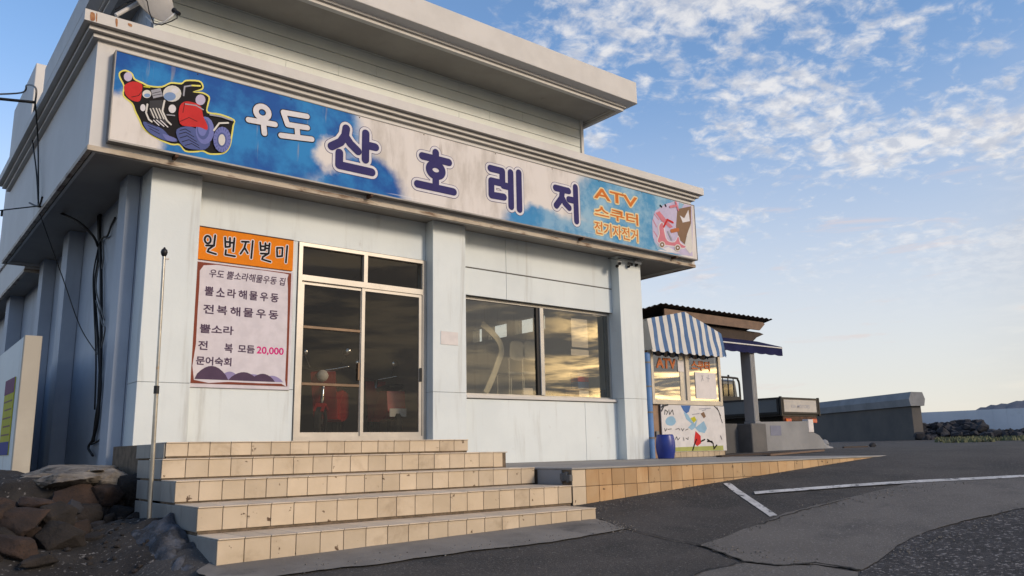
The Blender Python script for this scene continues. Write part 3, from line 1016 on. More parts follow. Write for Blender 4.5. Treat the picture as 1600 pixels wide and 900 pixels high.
def build_steps():
    T = thing('entrance_steps', (4.1, 6.2, -0.8), 'five broad steps of tan tiles leading up to the glazed entrance', 'steps')
    core = MB()
    for k, (y, x0, x1, z0, z1) in enumerate(STEPS):
        yb = 10.19 if k == 0 else STEPS[k - 1][0] + 0.3
        core.box(x0 + .012, x1 - .012, y + .012, yb, -1.2 + 0.003 * k, z1 - .013)
    core.build('mortar_bed', 'grout', T)
    for k, (y, x0, x1, z0, z1) in enumerate(STEPS):
        n = round((x1 - x0) / 0.205)
        w = (x1 - x0) / n
        for i in range(n):
            a, b = x0 + i * w, x0 + (i + 1) * w
            if k == 1 and i == n - 1:
                tile(T, a + E_G / 2, b - 0.07, y, y + .011, z0, z1 - .012, 'tile_face')
                continue
            tile(T, a + E_G / 2, b - E_G / 2, y, y + .011, z0 + (0.004 if k else 0), z1 - .012, 'tile_face')
        # treads
        yb = 8.13 if k == 1 else (STEPS[k - 1][0] - .003 if k else 8.6)
        rows = [(y - .012, yb)]
        for (ya, yc) in rows:
            for i in range(n):
                a, b = x0 + i * w, x0 + (i + 1) * w
                tile(T, a + E_G / 2, b - E_G / 2, ya, yc - .002, z1 - .0105, z1, 'tile_tread')
    # left flank
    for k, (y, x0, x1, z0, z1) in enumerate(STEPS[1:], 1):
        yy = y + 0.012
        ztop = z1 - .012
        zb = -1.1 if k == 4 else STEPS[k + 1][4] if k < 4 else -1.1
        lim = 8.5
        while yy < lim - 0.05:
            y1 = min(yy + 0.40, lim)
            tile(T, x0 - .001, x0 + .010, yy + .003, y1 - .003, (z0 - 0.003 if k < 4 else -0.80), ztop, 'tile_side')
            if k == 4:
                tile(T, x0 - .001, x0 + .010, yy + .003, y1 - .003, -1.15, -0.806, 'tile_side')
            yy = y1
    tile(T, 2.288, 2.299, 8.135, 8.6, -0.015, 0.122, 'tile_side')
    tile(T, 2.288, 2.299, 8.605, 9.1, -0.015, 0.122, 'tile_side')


build_steps()


def build_terrace():
    T = thing('tiled_terrace', (9.6, 6.7, -0.5), 'long low concrete terrace faced with rust-stained tan tiles beside the steps', 'terrace')
    y0 = 6.70
    MB().box(6.22, 13.3, y0 + .013, 10.19, -1.0, PZ - .004).build('terrace_core', 'grout', T)
    # worn concrete top, nosing slightly proud
    MB().box(6.21, 13.32, y0 - .012, 10.188, PZ - .022, PZ, 0.006).build('terrace_top', 'concrete', T)
    MB().box(11.22, 13.31, 10.19, 13.0, -0.55, PZ - .001).build('rear_top', 'concrete', T)
    n = 34
    w = (13.3 - 6.22) / n
    for i in range(n):
        a, b = 6.22 + i * w, 6.22 + (i + 1) * w
        m = 'tile_face' if i < 1 else 'tile_rusty'
        tile(T, a + .0025, b - .0025, y0, y0 + .012, PZ - .205, PZ - .024, m, 0.002)
        if gz(a, y0) < PZ - .21:
            tile(T, a + .0025, b - .0025, y0, y0 + .012, PZ - .42, PZ - .210, m, 0.002)
    # flank towards the steps: grey render with a broken corner
    MB().box(6.205, 6.219, 6.86, 7.27, -0.395, PZ - .023).build('render_patch', 'concrete_grey', T)
    c = MB()
    for i in range(6):
        bx = 6.19 + random.uniform(-.01, .02)
        by = 6.70 + i * 0.03
        c.box(bx, bx + .05, by, by + .04, -0.39 + random.uniform(0, .05), -0.25 + random.uniform(-.04, .015), 0.008)
    c.build('broken_corner', 'concrete_dark', T)


build_terrace()


# ------------------------------------------------------------------ long sign
def build_sign():
    Y = 9.60
    x0, x1, z0, z1 = 1.885, 12.43, 3.575, 4.665
    T = thing('shop_sign', (x0, Y, z0), 'long blue and white printed shop sign with big navy letters under the cornice', 'sign')
    MB().box(x0, x1, Y, Y + .10, z0, z1).build('sign_panel', 'sign_print', T)
    fr = MB()
    for a in ((x0 - .012, x1 + .012, z0 - .022, z0 - .001), (x0 - .012, x1 + .012, z1 + .001, z1 + .012), (x0 - .014, x0 - .001, z0, z1), (x1 + .001, x1 + .014, z0, z1)):
        fr.box(a[0], a[1], Y - .008, Y + .112, a[2], a[3])
    fr.build('sign_frame', 'sign_metal', T)
    for px in (275, 580, 905, 1045):
        p = at(px, 240, 9.63)
        MB().box(p.x - .02, p.x + .02, 9.585, 9.715, z0 - .06, z0 - .023).build('sign_bracket', 'rust', T)
    for i in range(9):
        xx = x0 + 0.9 + i * 1.15 + random.uniform(-.2, .2)
        MB().lathe((xx, Y - .001, z1 - .02), [(0.0, .008), (0.006, .007), (0.009, 0)], 8, (0, -1, 0)).build('sign_screw', 'rust', T)
    L = [0]

    def layer():
        L[0] += 1
        return Y - 0.0022 * L[0]

    # --- four big letters, drawn as round pen strokes in a unit square
    G = {'san': [[(.33, .98), (.31, .80), (.22, .62), (.04, .47)], [(.31, .80), (.42, .64), (.58, .50)], [(.74, .98), (.74, .34)], [(.74, .70), (.95, .70)], [(.20, .36), (.20, .07), (.88, .07)]],
         'ho': [[(.5, .98), (.5, .86)], [(.16, .81), (.84, .81)], [(.5 + .17 * math.cos(t * math.pi / 10), .53 + .15 * math.sin(t * math.pi / 10)) for t in range(21)], [(.5, .37), (.5, .10)], [(.04, .08), (.96, .08)]],
         're': [[(.04, .93), (.40, .93), (.40, .60), (.06, .60), (.06, .22), (.44, .24)], [(.42, .55), (.66, .55)], [(.66, .95), (.66, .03)], [(.92, 1.0), (.92, 0.0)]],
         'jeo': [[(.05, .84), (.56, .84)], [(.32, .82), (.27, .58), (.06, .34)], [(.29, .62), (.40, .46), (.56, .36)], [(.56, .60), (.84, .60)], [(.84, 1.0), (.84, .02)]]}
    boxes = {'san': ((510, 203), (594, 284)), 'ho': ((645, 238), (715, 302)), 're': ((760, 263), (819, 324)), 'jeo': ((862, 288), (910, 345))}
    yo, yi = layer(), layer()
    ylo = layer()
    L[0] += 1
    for k, (a, b) in boxes.items():
        A, B = at(*a, Y), at(*b, Y)
        # measured boxes lean with the perspective: average the side heights
        xa, xb = A.x + .05, B.x - .05
        zb_, zt_ = 3.80, 4.42
        if k == 'san':
            zb_, zt_ = 3.83, 4.44
        gl = [[(xa + (xb - xa) * p[0], zb_ + (zt_ - zb_) * p[1]) for p in ln] for ln in G[k]]
        m = MB()
        strokes(m, gl, 0.212, yo + .0017, 0.00005)
        m.build('letter_shadow', 'ink_navy', T)
        m = MB()
        strokes(m, gl, 0.196, yi + .0012, 0.00005)
        m.build('letter_outline', 'ink_white', T)
        m = MB()
        strokes(m, gl, 0.118, ylo, 0.00005)
        m.build('letter', 'ink_navy', T)
    # --- small white hand-drawn letters
    G2 = [([[(.5 + .22 * math.cos(t * math.pi / 8), .72 + .20 * math.sin(t * math.pi / 8)) for t in range(17)], [(.05, .36), (.95, .42)], [(.55, .38), (.60, .04)]], (386, 181), (430, 238)),
          ([[(.80, .97), (.12, .90), (.25, .52), (.82, .58)], [(.52, .54), (.55, .20)], [(.08, .10), (.96, .22)]], (436, 170), (489, 222))]
    for gl, a, b in G2:
        A, B = at(*a, Y), at(*b, Y)
        zb_, zt_ = 4.06, 4.47
        g = [[(A.x + (B.x - A.x) * p[0], zb_ + (zt_ - zb_) * p[1]) for p in ln] for ln in gl]
        m = MB()
        strokes(m, g, 0.100, yo, 0.00005)
        m.build('letter_outline', 'ink_black', T)
        m = MB()
        strokes(m, g, 0.074, ylo, 0.00005)
        m.build('letter', 'ink_white', T)
    # --- orange words
    for body, a, b, off in (('ATV', (927, 293), (996, 323), .02), ('스쿠터', (928, 320), (997, 349), .02), ('전기자전거', (928, 345), (997, 376), .01)):
        A, B = at(*a, Y), at(*b, Y)
        c0, c1 = {'ATV': (at(940, 312, Y).z, at(940, 295, Y).z), '스쿠터': (at(940, 340, Y).z, at(940, 322, Y).z), '전기자전거': (at(935, 366, Y).z, at(935, 346, Y).z)}[body]
        for k, (dx, dz) in enumerate([(0.026 * math.cos(t * math.pi / 6), 0.026 * math.sin(t * math.pi / 6)) for t in range(12)]):
            text_mb(body, A.x + dx, B.x + dx, c0 + dz, c1 + dz, yi - k * .00002, off).build('letter_outline', 'ink_cream', T)
        text_mb(body, A.x, B.x, c0, c1, ylo, off).build('letter', 'ink_orange', T)
    # --- printed picture of a quad bike, traced on the panel
    z2 = lambda x, y: (lambda p: (p.x, p.z))(at(150 + x / 3.6, 60 + y / 3.6, Y))
    U = z2(1, 0)[0] - z2(0, 0)[0]
    PIC = []

    def poly(pts, m, sub=3):
        print_poly(PIC[-1].use(m), smooth_loop([z2(*p) for p in pts], sub) if sub else [z2(*p) for p in pts], layer2())

    lay = [Y - .0015]

    def layer2():
        lay[0] -= 0.00045
        return lay[0]

    def oval(x, y, rx, ry, m):
        poly([(x + rx * math.cos(t * math.pi / 8), y + ry * math.sin(t * math.pi / 8)) for t in range(16)], m, 0)

    def pen(lines, w, m):
        strokes(PIC[-1].use(m), [[z2(*p) for p in ln] for ln in lines], w * U, layer2(), 0.00002)
        lay[0] -= 0.0003
    out = [(130, 190), (165, 176), (205, 196), (220, 226), (262, 246), (300, 264), (370, 268), (420, 246), (480, 250), (505, 233), (580, 236), (604, 262), (598, 290), (552, 300), (600, 302), (640, 328), (634, 372), (630, 412), (700, 424), (778, 456), (776, 492), (766, 560), (754, 612), (718, 650), (642, 655), (600, 638), (560, 642), (500, 638), (468, 602), (420, 600), (330, 560), (265, 510), (240, 460), (216, 412), (200, 370), (150, 325), (153, 270), (130, 222)]
    PIC.append(MB())
    poly(out, 'ink_yellow')
    cx_, cy_ = 450, 430
    poly([(p[0], p[1]) for p in inset([Vector(p) for p in out], 9)], 'ink_black')
    poly([(162, 262), (205, 243), (256, 256), (258, 295), (246, 352), (205, 350), (170, 322), (158, 288)], 'ink_red')
    pen([[(200, 330), (240, 322), (256, 300)]], 4, 'ink_black')
    oval(180, 216, 24, 26, 'ink_lavender')
    oval(587, 346, 28, 30, 'ink_lavender')
    poly([(308, 292), (362, 280), (376, 326), (322, 338)], 'ink_grey', 1)
    pen([[(318, 310), (362, 300)], [(322, 322), (368, 314)]], 4, 'ink_darkgrey')
    pen([[(492, 322), (498, 272), (536, 266)]], 10, 'ink_grey')
    pen([[(540, 266), (584, 268)]], 11, 'ink_yellow')
    pen([[(270, 272), (300, 276)]], 10, 'ink_acid')
    oval(285, 314, 25, 23, 'ink_pale')
    oval(287, 322, 18, 11, 'ink_lens')
    oval(427, 312, 52, 46, 'ink_pale')
    oval(414, 328, 34, 24, 'ink_lens')
    oval(444, 296, 22, 15, 'ink_white')
    poly([(300, 352), (372, 348), (384, 420), (408, 480), (350, 480), (300, 430)], 'ink_darkgrey', 1)
    pen([[(288, 372), (280, 420), (296, 458), (312, 470)], [(384, 352), (372, 410), (396, 462), (420, 486)]], 11, 'ink_pale')
    pen([[(304, 398), (326, 448)], [(320, 396), (344, 450)], [(338, 396), (362, 452)], [(354, 398), (380, 454)]], 8, 'ink_pale')
    pen([[(322, 462), (352, 490)], [(340, 462), (380, 496)], [(362, 462), (402, 500)]], 7, 'ink_white')
    oval(262, 392, 15, 20, 'ink_white')
    oval(427, 398, 21, 24, 'ink_white')
    pen([[(398, 432), (440, 436)]], 8, 'ink_grey')
    poly([(264, 470), (320, 488), (372, 512), (412, 552), (450, 566), (448, 584), (380, 574), (310, 540), (276, 506)], 'ink_tyre')
    pen([[(290, 492), (350, 520)], [(300, 510), (356, 540)], [(284, 478), (340, 498)]], 4, 'ink_black')
    poly([(372, 540), (404, 548), (446, 566), (440, 582), (396, 574)], 'ink_rim')
    poly([(452, 514), (530, 498), (600, 540), (640, 590), (612, 626), (560, 628), (500, 616), (462, 574)], 'ink_tyre')
    pen([[(470, 520), (500, 512), (530, 530)], [(466, 540), (502, 530), (548, 556)], [(470, 562), (510, 550), (562, 582)], [(482, 584), (520, 572), (576, 604)], [(500, 604), (536, 594), (580, 620)]], 5, 'ink_black')
    oval(610, 520, 52, 78, 'ink_rim')
    oval(600, 512, 36, 60, 'ink_tyre')
    oval(596, 506, 26, 46, 'ink_rim')
    poly([(464, 398), (492, 360), (540, 362), (588, 386), (600, 440), (624, 492), (620, 518), (580, 502), (520, 498), (470, 482)], 'ink_red')
    pen([[(470, 470), (520, 448), (566, 470)], [(496, 366), (486, 420)]], 4, 'ink_black')
    pen([[(500, 372), (560, 380), (600, 404)]], 8, 'ink_grey')
    pen([[(640, 432), (700, 442), (764, 464)]], 12, 'ink_grey')
    pen([[(660, 520), (690, 480), (740, 478)]], 12, 'ink_pale')
    oval(706, 572, 50, 72, 'ink_rim')
    pen([[(706 + 46 * math.cos(t * math.pi / 9), 572 + 68 * math.sin(t * math.pi / 9)), (706 + 36 * math.cos(t * math.pi / 9), 572 + 54 * math.sin(t * math.pi / 9))] for t in range(18)], 5, 'ink_tyre')
    oval(704, 574, 27, 42, 'ink_tyre')
    oval(704, 574, 19, 32, 'ink_pale')
    PIC[-1].build('printed_quad_bike', None, T)
    # --- printed scooter at the right-hand end
    z4 = lambda x, y: (lambda p: (p.x, p.z))(at(820 + x / 4.5, 250 + y / 4.5, Y))
    z2 = z4
    U = (z4(1, 0)[0] - z4(0, 0)[0])
    lay[0] = Y - .0015
    PIC.append(MB())
    poly([(895, 430), (915, 360), (985, 310), (1060, 290), (1120, 310), (1172, 320), (1180, 480), (1178, 640), (1180, 678), (1060, 660), (930, 625), (900, 540)], 'ink_lavender', 1)
    poly([(1072, 345), (1168, 325), (1168, 440), (1130, 600), (1085, 560), (1062, 470)], 'ink_brown', 0)
    poly([(1090, 390), (1120, 410), (1150, 350), (1160, 430), (1110, 440)], 'ink_white', 0)
    poly([(930, 636), (1010, 610), (1060, 640), (1090, 655), (1000, 650)], 'ink_white', 0)
    poly([(900, 560), (940, 610), (1000, 640), (930, 625)], 'ink_sky', 0)
    poly([(1085, 300), (1120, 310), (1100, 340), (1078, 340)], 'ink_sky', 0)
    pen([[(900, 420), (925, 470)], [(905, 500), (930, 540)], [(910, 380), (940, 420)]], 6, 'ink_pink')
    poly([(1140, 520), (1170, 440), (1178, 640), (1160, 660), (1120, 610)], 'ink_pale', 0)
    body = [(936, 470), (952, 440), (975, 444), (985, 500), (1004, 562), (1050, 572), (1078, 532), (1096, 580), (1120, 596), (1136, 612), (1110, 626), (1050, 612), (1000, 606), (950, 594), (926, 570), (940, 520)]
    poly(body, 'ink_white')
    poly([(p[0], p[1]) for p in inset([Vector(p) for p in body], 7)], 'ink_pink')
    poly([(918, 372), (945, 360), (1010, 440), (1040, 470), (1020, 480), (960, 430)], 'ink_pink', 1)
    pen([[(975, 470), (1000, 420), (1040, 440)]], 14, 'ink_red')
    pen([[(1030, 500), (1075, 490)]], 24, 'ink_brick')
    pen([[(1005, 505), (1030, 560)]], 14, 'ink_grey')
    oval(963, 596, 22, 24, 'ink_pale')
    oval(963, 596, 16, 18, 'ink_brown')
    oval(963, 596, 6, 7, 'ink_white')
    oval(1072, 618, 22, 25, 'ink_pale')
    oval(1072, 618, 16, 18, 'ink_brown')
    oval(1072, 618, 6, 7, 'ink_white')
    pen([[(950, 320), (960, 330)], [(985, 315), (990, 326)]], 10, 'ink_black')
    pen([[(1058, 298), (1075, 350)], [(1020, 330), (1060, 322)]], 16, 'ink_pink')
    PIC[-1].build('printed_scooter', None, T)


build_sign()


# ------------------------------------------------------------------ banner and menu board by the door
def build_menu():
    Y = 10.165
    x0, x1 = 3.10, 4.385
    T = thing('banner_sign', (x0, Y, 2.45), 'small orange banner sign with black brush letters above the menu board', 'sign')
    MB().box(x0, x1, Y, Y + .03, 2.445, 2.865).build('banner_panel', 'ink_banner', T)
    MB().box(x0, x1, Y - .004, Y + .032, 2.868, 2.880).build('banner_edge', 'rust', T)
    # brush lettering as pen strokes, five signs in a row
    rg = lambda cx, cy, r, s=1.0: [(cx + r * math.cos(t * math.pi / 7), cy + s * r * math.sin(t * math.pi / 7)) for t in range(15)]
    br = [[rg(.26, .72, .20), [(.74, 1.0), (.70, .52)], [(.18, .40), (.70, .46), (.36, .24), (.30, .10), (.86, .02)]],
          [[(.16, .96), (.22, .46), (.52, .52), (.50, .98)], [(.20, .74), (.52, .76)], [(.52, .72), (.78, .76)], [(.80, 1.0), (.76, .30)], [(.26, .30), (.24, .06), (.90, .04)]],
          [[(.08, .88), (.56, .92)], [(.36, .88), (.26, .54), (.02, .22)], [(.28, .58), (.52, .30)], [(.84, 1.0), (.78, .06)]],
          [[(.12, .98), (.18, .56), (.48, .60), (.50, .98)], [(.16, .78), (.48, .80)], [(.50, .86), (.76, .88)], [(.50, .70), (.76, .72)], [(.80, 1.0), (.76, .44)], [(.20, .38), (.72, .42), (.36, .22), (.30, .08), (.92, .0)]],
          [[(.10, .82), (.14, .34), (.50, .40), (.52, .86), (.10, .82)], [(.86, 1.0), (.80, .08)]]]
    for i, gl in enumerate(br):
        xa = x0 + .08 + i * 0.238
        g = [[(xa + p[0] * 0.19, 2.53 + p[1] * 0.25) for p in ln] for ln in gl]
        m = MB()
        strokes(m, g, 0.048, Y - .001, 0.00003)
        m.build('letter_outline', 'ink_white', T)
        m = MB()
        strokes(m, g, 0.026, Y - .003, 0.00003)
        m.build('letter', 'ink_black', T)
    T = thing('menu_board', (x0, Y, 0.85), 'white menu board with black lines of letters and purple hills beside the door', 'sign')
    zb, zt = 0.86, 2.43
    MB().box(x0 - .02, x1 + .02, Y + .012, Y + .034, zb - .03, zt + .005, 0.004).build('board', 'ink_menu', T)
    MB().box(x0 + .015, x1 - .015, Y + .004, Y + .0115, zb + .02, zt - .02).build('border', 'ink_frame', T)
    sh = smooth_loop([(x0 + .06, zb + .06), (x0 + .06, zb + .5), (x0 + .06, zt - .3), (x0 + .10, zt - .06), (x0 + .5, zt - .035), (x1 - .12, zt - .035), (x1 - .07, zt - .10), (x1 - .05, zt - .5), (x1 - .05, zb + .1), (x1 - .10, zb + .05), (x0 + .5, zb + .05)], 2)
    print_poly(MB(), sh, Y + .0025).build('sheet', 'ink_menu', T)
    yl = Y + .0012
    zz = lambda a, b: (lambda p, q: (p.x, q.x))(at(*a, Y), at(*b, Y))
    rows = [('우도 뿔소라해물우동 집', (324, 0), (445, 0), 2.225, 2.335, 'ink_plum', .0, .35),
            ('뿔소라해물우동', (317, 0), (437, 0), 1.985, 2.105, 'ink_plum', .026, 0),
            ('전복해물우동', (316, 0), (438, 0), 1.755, 1.875, 'ink_plum', .026, 0),
            ('뿔소라', (314, 0), (367, 0), 1.505, 1.620, 'ink_plum', .026, 0),
            ('문어숙회', (311, 0), (366, 0), 1.105, 1.215, 'ink_plum', .026, 0),
            ('모듬', (375, 0), (401, 0), 1.285, 1.390, 'ink_plum', .026, 0),
            ('20,000', (404, 0), (446, 0), 1.275, 1.385, 'ink_magenta', .03, 0),
            ('전', (313, 0), (328, 0), 1.295, 1.41, 'ink_plum', .026, 0), ('복', (354, 0), (367, 0), 1.275, 1.395, 'ink_plum', .026, 0)]
    for body, a, b, c0, c1, m, off, shr in rows:
        if len(body) == 7 or len(body) == 6 and body[0] == '전':
            # widely spaced line: one sign after another
            xa, xb = at(a[0], 480, Y).x, at(b[0], 480, Y).x
            n = len(body)
            st = (xb - xa) / n
            mm = MB()
            for i, ch in enumerate(body):
                t = bold_mb(ch, xa + i * st + st * .08, xa + i * st + st * .86, c0, c1, yl, .0036)
                mm.add(t.v, t.f)
            mm.build('lettering', m, T)
        else:
            xa, xb = at(a[0], 480, Y).x, at(b[0], 480, Y).x
            bold_mb(body, xa, xb, c0, c1, yl, .0036 if not shr else .002, shear=shr * .5).build('lettering', m, T)
    hm = MB()
    for k, (c, w, h, m) in enumerate(((.50, .14, .11, 'ink_mauve'), (.80, .18, .09, 'ink_mauve'), (1.06, .15, .08, 'ink_mauve'), (.27, .22, .17, 'ink_plum'), (.68, .20, .11, 'ink_plum'), (.93, .17, .10, 'ink_plum'))):
        pts = [(x0 + c - w, zb + .07)] + [(x0 + c - w + 2 * w * i / 10, zb + .07 + h * math.sin(math.pi * i / 10) ** 0.8 + .001) for i in range(1, 10)] + [(x0 + c + w * .98, zb + .07)]
        print_poly(hm.use(m), [(max(x0 + .065, min(x1 - .06, p[0])) + i * 1e-5, p[1]) for i, p in enumerate(pts)], Y + .0018 - k * .0002)
    hm.build('printed_hills', None, T)
    a = at(689, 517, 9.996)
    MB().box(6.69, 7.005, 9.993, 9.998, 1.575, 1.775).build('paper_notice', 'paper', label='blank pale sheet of paper stuck on the middle pillar', cat='notice', org=(6.85, 9.99, 1.57))


build_menu()


# ------------------------------------------------------------------ stone bank on the left
def stone_mesh(rx, ry, rz, seed, sub=3):
    """angular basalt lump: hull of scattered points, softened and pitted"""
    rnd = random.Random(seed * 77 + 5)
    bm = bmesh.new()
    for _ in range(17):
        d = Vector((rnd.gauss(0, 1), rnd.gauss(0, 1), rnd.gauss(0, 1))).normalized()
        k = rnd.uniform(.85, 1.08)
        bm.verts.new((d.x * k, d.y * k, d.z * k))
    r = bmesh.ops.convex_hull(bm, input=list(bm.verts))
    bmesh.ops.delete(bm, geom=list({g for g in r['geom_interior'] + r['geom_unused'] if isinstance(g, bmesh.types.BMVert)}), context='VERTS')
    if sub > 1:
        bmesh.ops.bevel(bm, geom=list(bm.edges), offset=.06, segments=1, affect='EDGES', profile=.5, clamp_overlap=True)
        bmesh.ops.triangulate(bm, faces=list(bm.faces))
        for _ in range(sub - 1):
            bmesh.ops.subdivide_edges(bm, edges=[e for e in bm.edges if e.calc_length() > .12], cuts=1)
            bmesh.ops.triangulate(bm, faces=[f for f in bm.faces if len(f.verts) > 3])
    off = Vector((seed * 3.7, seed * 1.9, seed * 5.3))
    for v in bm.verts:
        d = v.co.copy()
        k = 1 + 0.06 * noise.noise(d * 3 + off) + 0.045 * noise.noise(d * 8 + off) + 0.03 * noise.noise(d * 17 + off)
        v.co = Vector((d.x * rx * k, d.y * ry * k, d.z * rz * k)) * 1.12
    return bm


def bank_z(x, y):
    t = -0.56 - 0.34 * max(0.0, 7.5 - y) - 0.10 * (1 - sm(1.5, 2.05, x))
    t += 0.05 * max(0.0, y - 9.0) * (1 - sm(1.2, 2.0, x))
    t += 0.07 * noise.noise(Vector((x * 1.7, y * 1.7, 2))) + 0.035 * noise.noise(Vector((x * 5, y * 5, 7)))
    t += 0.44 * sm(8.72, 9.05, y) * sm(0.75, 1.15, x) * (1 - sm(11.2, 11.6, y))
    # smooth mortar hump against the steps
    t += 0.06 * sm(1.55, 1.85, x) * sm(5.8, 6.6, y) * (1 - sm(7.2, 7.7, y))
    return t


def build_bank():
    xs = [-4 + 0.09 * i for i in range(69)]
    xs = [x for x in xs if x < 2.15] + [2.152]
    ys = [4.6 + 0.09 * i for i in range(90)]
    n = len(xs)
    vs = [(x, y, bank_z(x, y)) for y in ys for x in xs]
    MB().add(vs, [(j * n + i, j * n + i + 1, (j + 1) * n + i + 1, (j + 1) * n + i) for j in range(len(ys) - 1) for i in range(n - 1)]).build('earth_bank', 'earth', smooth=True, kind='structure')
    # mortar hump by the steps, sky sheen painted blue: its own lumpy skin
    xs2 = [1.80 + 0.025 * i for i in range(15)]
    ys2 = [5.4 + 0.05 * i for i in range(44)]
    n2 = len(xs2)
    vs = []
    for y in ys2:
        for x in xs2:
            e = min(sm(1.80, 1.98, x + 0.14 * noise.noise(Vector((y * 2, 0, 0)))), sm(5.4, 5.7, y), 1 - sm(7.2, 7.55, y))
            vs.append((x, y, bank_z(x, y) - 0.05 + e * (0.11 + 0.08 * noise.noise(Vector((x * 4, y * 4, 1))) + 0.06 * noise.noise(Vector((x * 11, y * 11, 3))))))
    MB().add(vs, [(j * n2 + i, j * n2 + i + 1, (j + 1) * n2 + i + 1, (j + 1) * n2 + i) for j in range(len(ys2) - 1) for i in range(n2 - 1)]).build(
        'mortar_hump', 'mortar_sky_sheen', smooth=True, label='smooth mortar hump, coloured with a blue sky sheen, running down beside the steps', cat='mortar', org=(1.9, 6.5, -0.8))
    # slab on which the corner pillar stands
    T = thing('concrete_ledge', (1.6, 9.3, -0.2), 'rough broken concrete ledge below the corner pillar, on top of the stones', 'ledge')
    for i, (x, y, z, a_, b_, c_, m) in enumerate(((1.86, 9.75, -0.165, .46, .95, .105, 'ledge'), (1.72, 9.0, -0.20, .36, .34, .10, 'ledge'), (2.02, 8.92, -0.22, .22, .26, .10, 'ledge'), (1.45, 9.35, -0.24, .26, .34, .11, 'ledge'))):
        bm = stone_mesh(a_, b_, c_, 900 + i, 4)
        bmesh.ops.translate(bm, verts=bm.verts, vec=(x, y, z))
        for v in bm.verts:
            v.co.z = min(v.co.z, -0.066 - 0.01 * i + 0.012 * noise.noise(v.co * 6))
        MB().bm(bm).build('ledge_block', m, T, smooth=50)
    # dry-stone wall, stone by stone: picture centre, half sizes, distance
    W = thing('stone_wall', (1.0, 8.6, -0.7), 'low wall of rough brown lava stones under the corner of the shop', 'stone wall')
    lst = [(122, 776, .19, .13, 8.75, 'lava_red'), (168, 770, .14, .11, 8.72, 'lava_red'), (205, 760, .12, .12, 8.72, 'lava_stone'), (222, 785, .09, .15, 8.7, 'lava_stone'),
           (133, 806, .15, .10, 8.6, 'lava_stone'), (158, 796, .09, .08, 8.75, 'lava_stone'), (192, 800, .10, .10, 8.65, 'lava_stone'), (168, 815, .07, .07, 8.5, 'lava_stone'),
           (96, 762, .10, .08, 9.0, 'lava_stone'), (76, 770, .10, .07, 9.2, 'lava_stone'), (186, 822, .08, .06, 8.4, 'lava_stone'), (215, 815, .09, .07, 8.35, 'lava_stone'),
           (110, 750, .09, .06, 9.1, 'lava_dark'), (205, 838, .06, .05, 8.1, 'lava_stone'), (182, 755, .09, .06, 8.9, 'lava_stone'),
           (40, 820, .17, .13, 7.6, 'lava_red'), (-4, 815, .13, .14, 7.7, 'lava_red'), (90, 808, .13, .10, 7.75, 'lava_stone'), (90, 843, .16, .11, 7.5, 'lava_stone'),
           (30, 860, .20, .09, 7.35, 'lava_red'), (-20, 862, .16, .10, 7.4, 'lava_stone'), (60, 788, .14, .05, 7.9, 'lava_red'), (12, 790, .15, .05, 8.0, 'lava_red'), (118, 850, .07, .05, 7.5, 'lava_stone'),
           (148, 842, .09, .05, 7.6, 'lava_stone'), (60, 878, .10, .04, 7.1, 'lava_stone'), (110, 795, .08, .06, 8.2, 'lava_dark'), (150, 822, .08, .05, 8.2, 'lava_dark'),
           (145, 752, .14, .09, 8.95, 'lava_red'), (228, 758, .08, .11, 8.75, 'lava_stone'), (228, 808, .08, .09, 8.5, 'lava_stone'), (105, 820, .10, .08, 8.0, 'lava_stone'), (65, 838, .10, .09, 7.6, 'lava_red'),
           (120, 828, .10, .08, 7.9, 'lava_red'), (178, 788, .09, .08, 8.8, 'lava_red'), (10, 842, .13, .09, 7.5, 'lava_stone'), (150, 785, .08, .07, 8.8, 'lava_stone')]
    for i, (px, py, a, b, Y, m) in enumerate(lst):
        p = at(px, py, Y)
        bm = stone_mesh(a * 1.22, max(a, b) * 0.95, b * 1.22, i + 1)
        rot = Matrix.Rotation(random.uniform(-.35, .35), 4, 'Y') @ Matrix.Rotation(random.uniform(-.5, .5), 4, 'Z')
        bmesh.ops.transform(bm, matrix=Matrix.Translation(p) @ rot, verts=bm.verts)
        MB().bm(bm).build('stone', m, W, smooth=True)
    # loose rubble
    rb = MB()
    for i in range(150):
        x, y = random.uniform(0.1, 2.05), random.uniform(6.6, 8.6)
        r = random.uniform(.008, .028)
        bm = stone_mesh(r, r, r * .7, i + 60, 1)
        bmesh.ops.translate(bm, verts=bm.verts, vec=(x, y, bank_z(x, y) + r * .3))
        rb.bm(bm)
    rb.build('rubble', 'lava_stone', kind='stuff', label='loose small rubble scattered on the earth below the stones', cat='rubble')


build_bank()


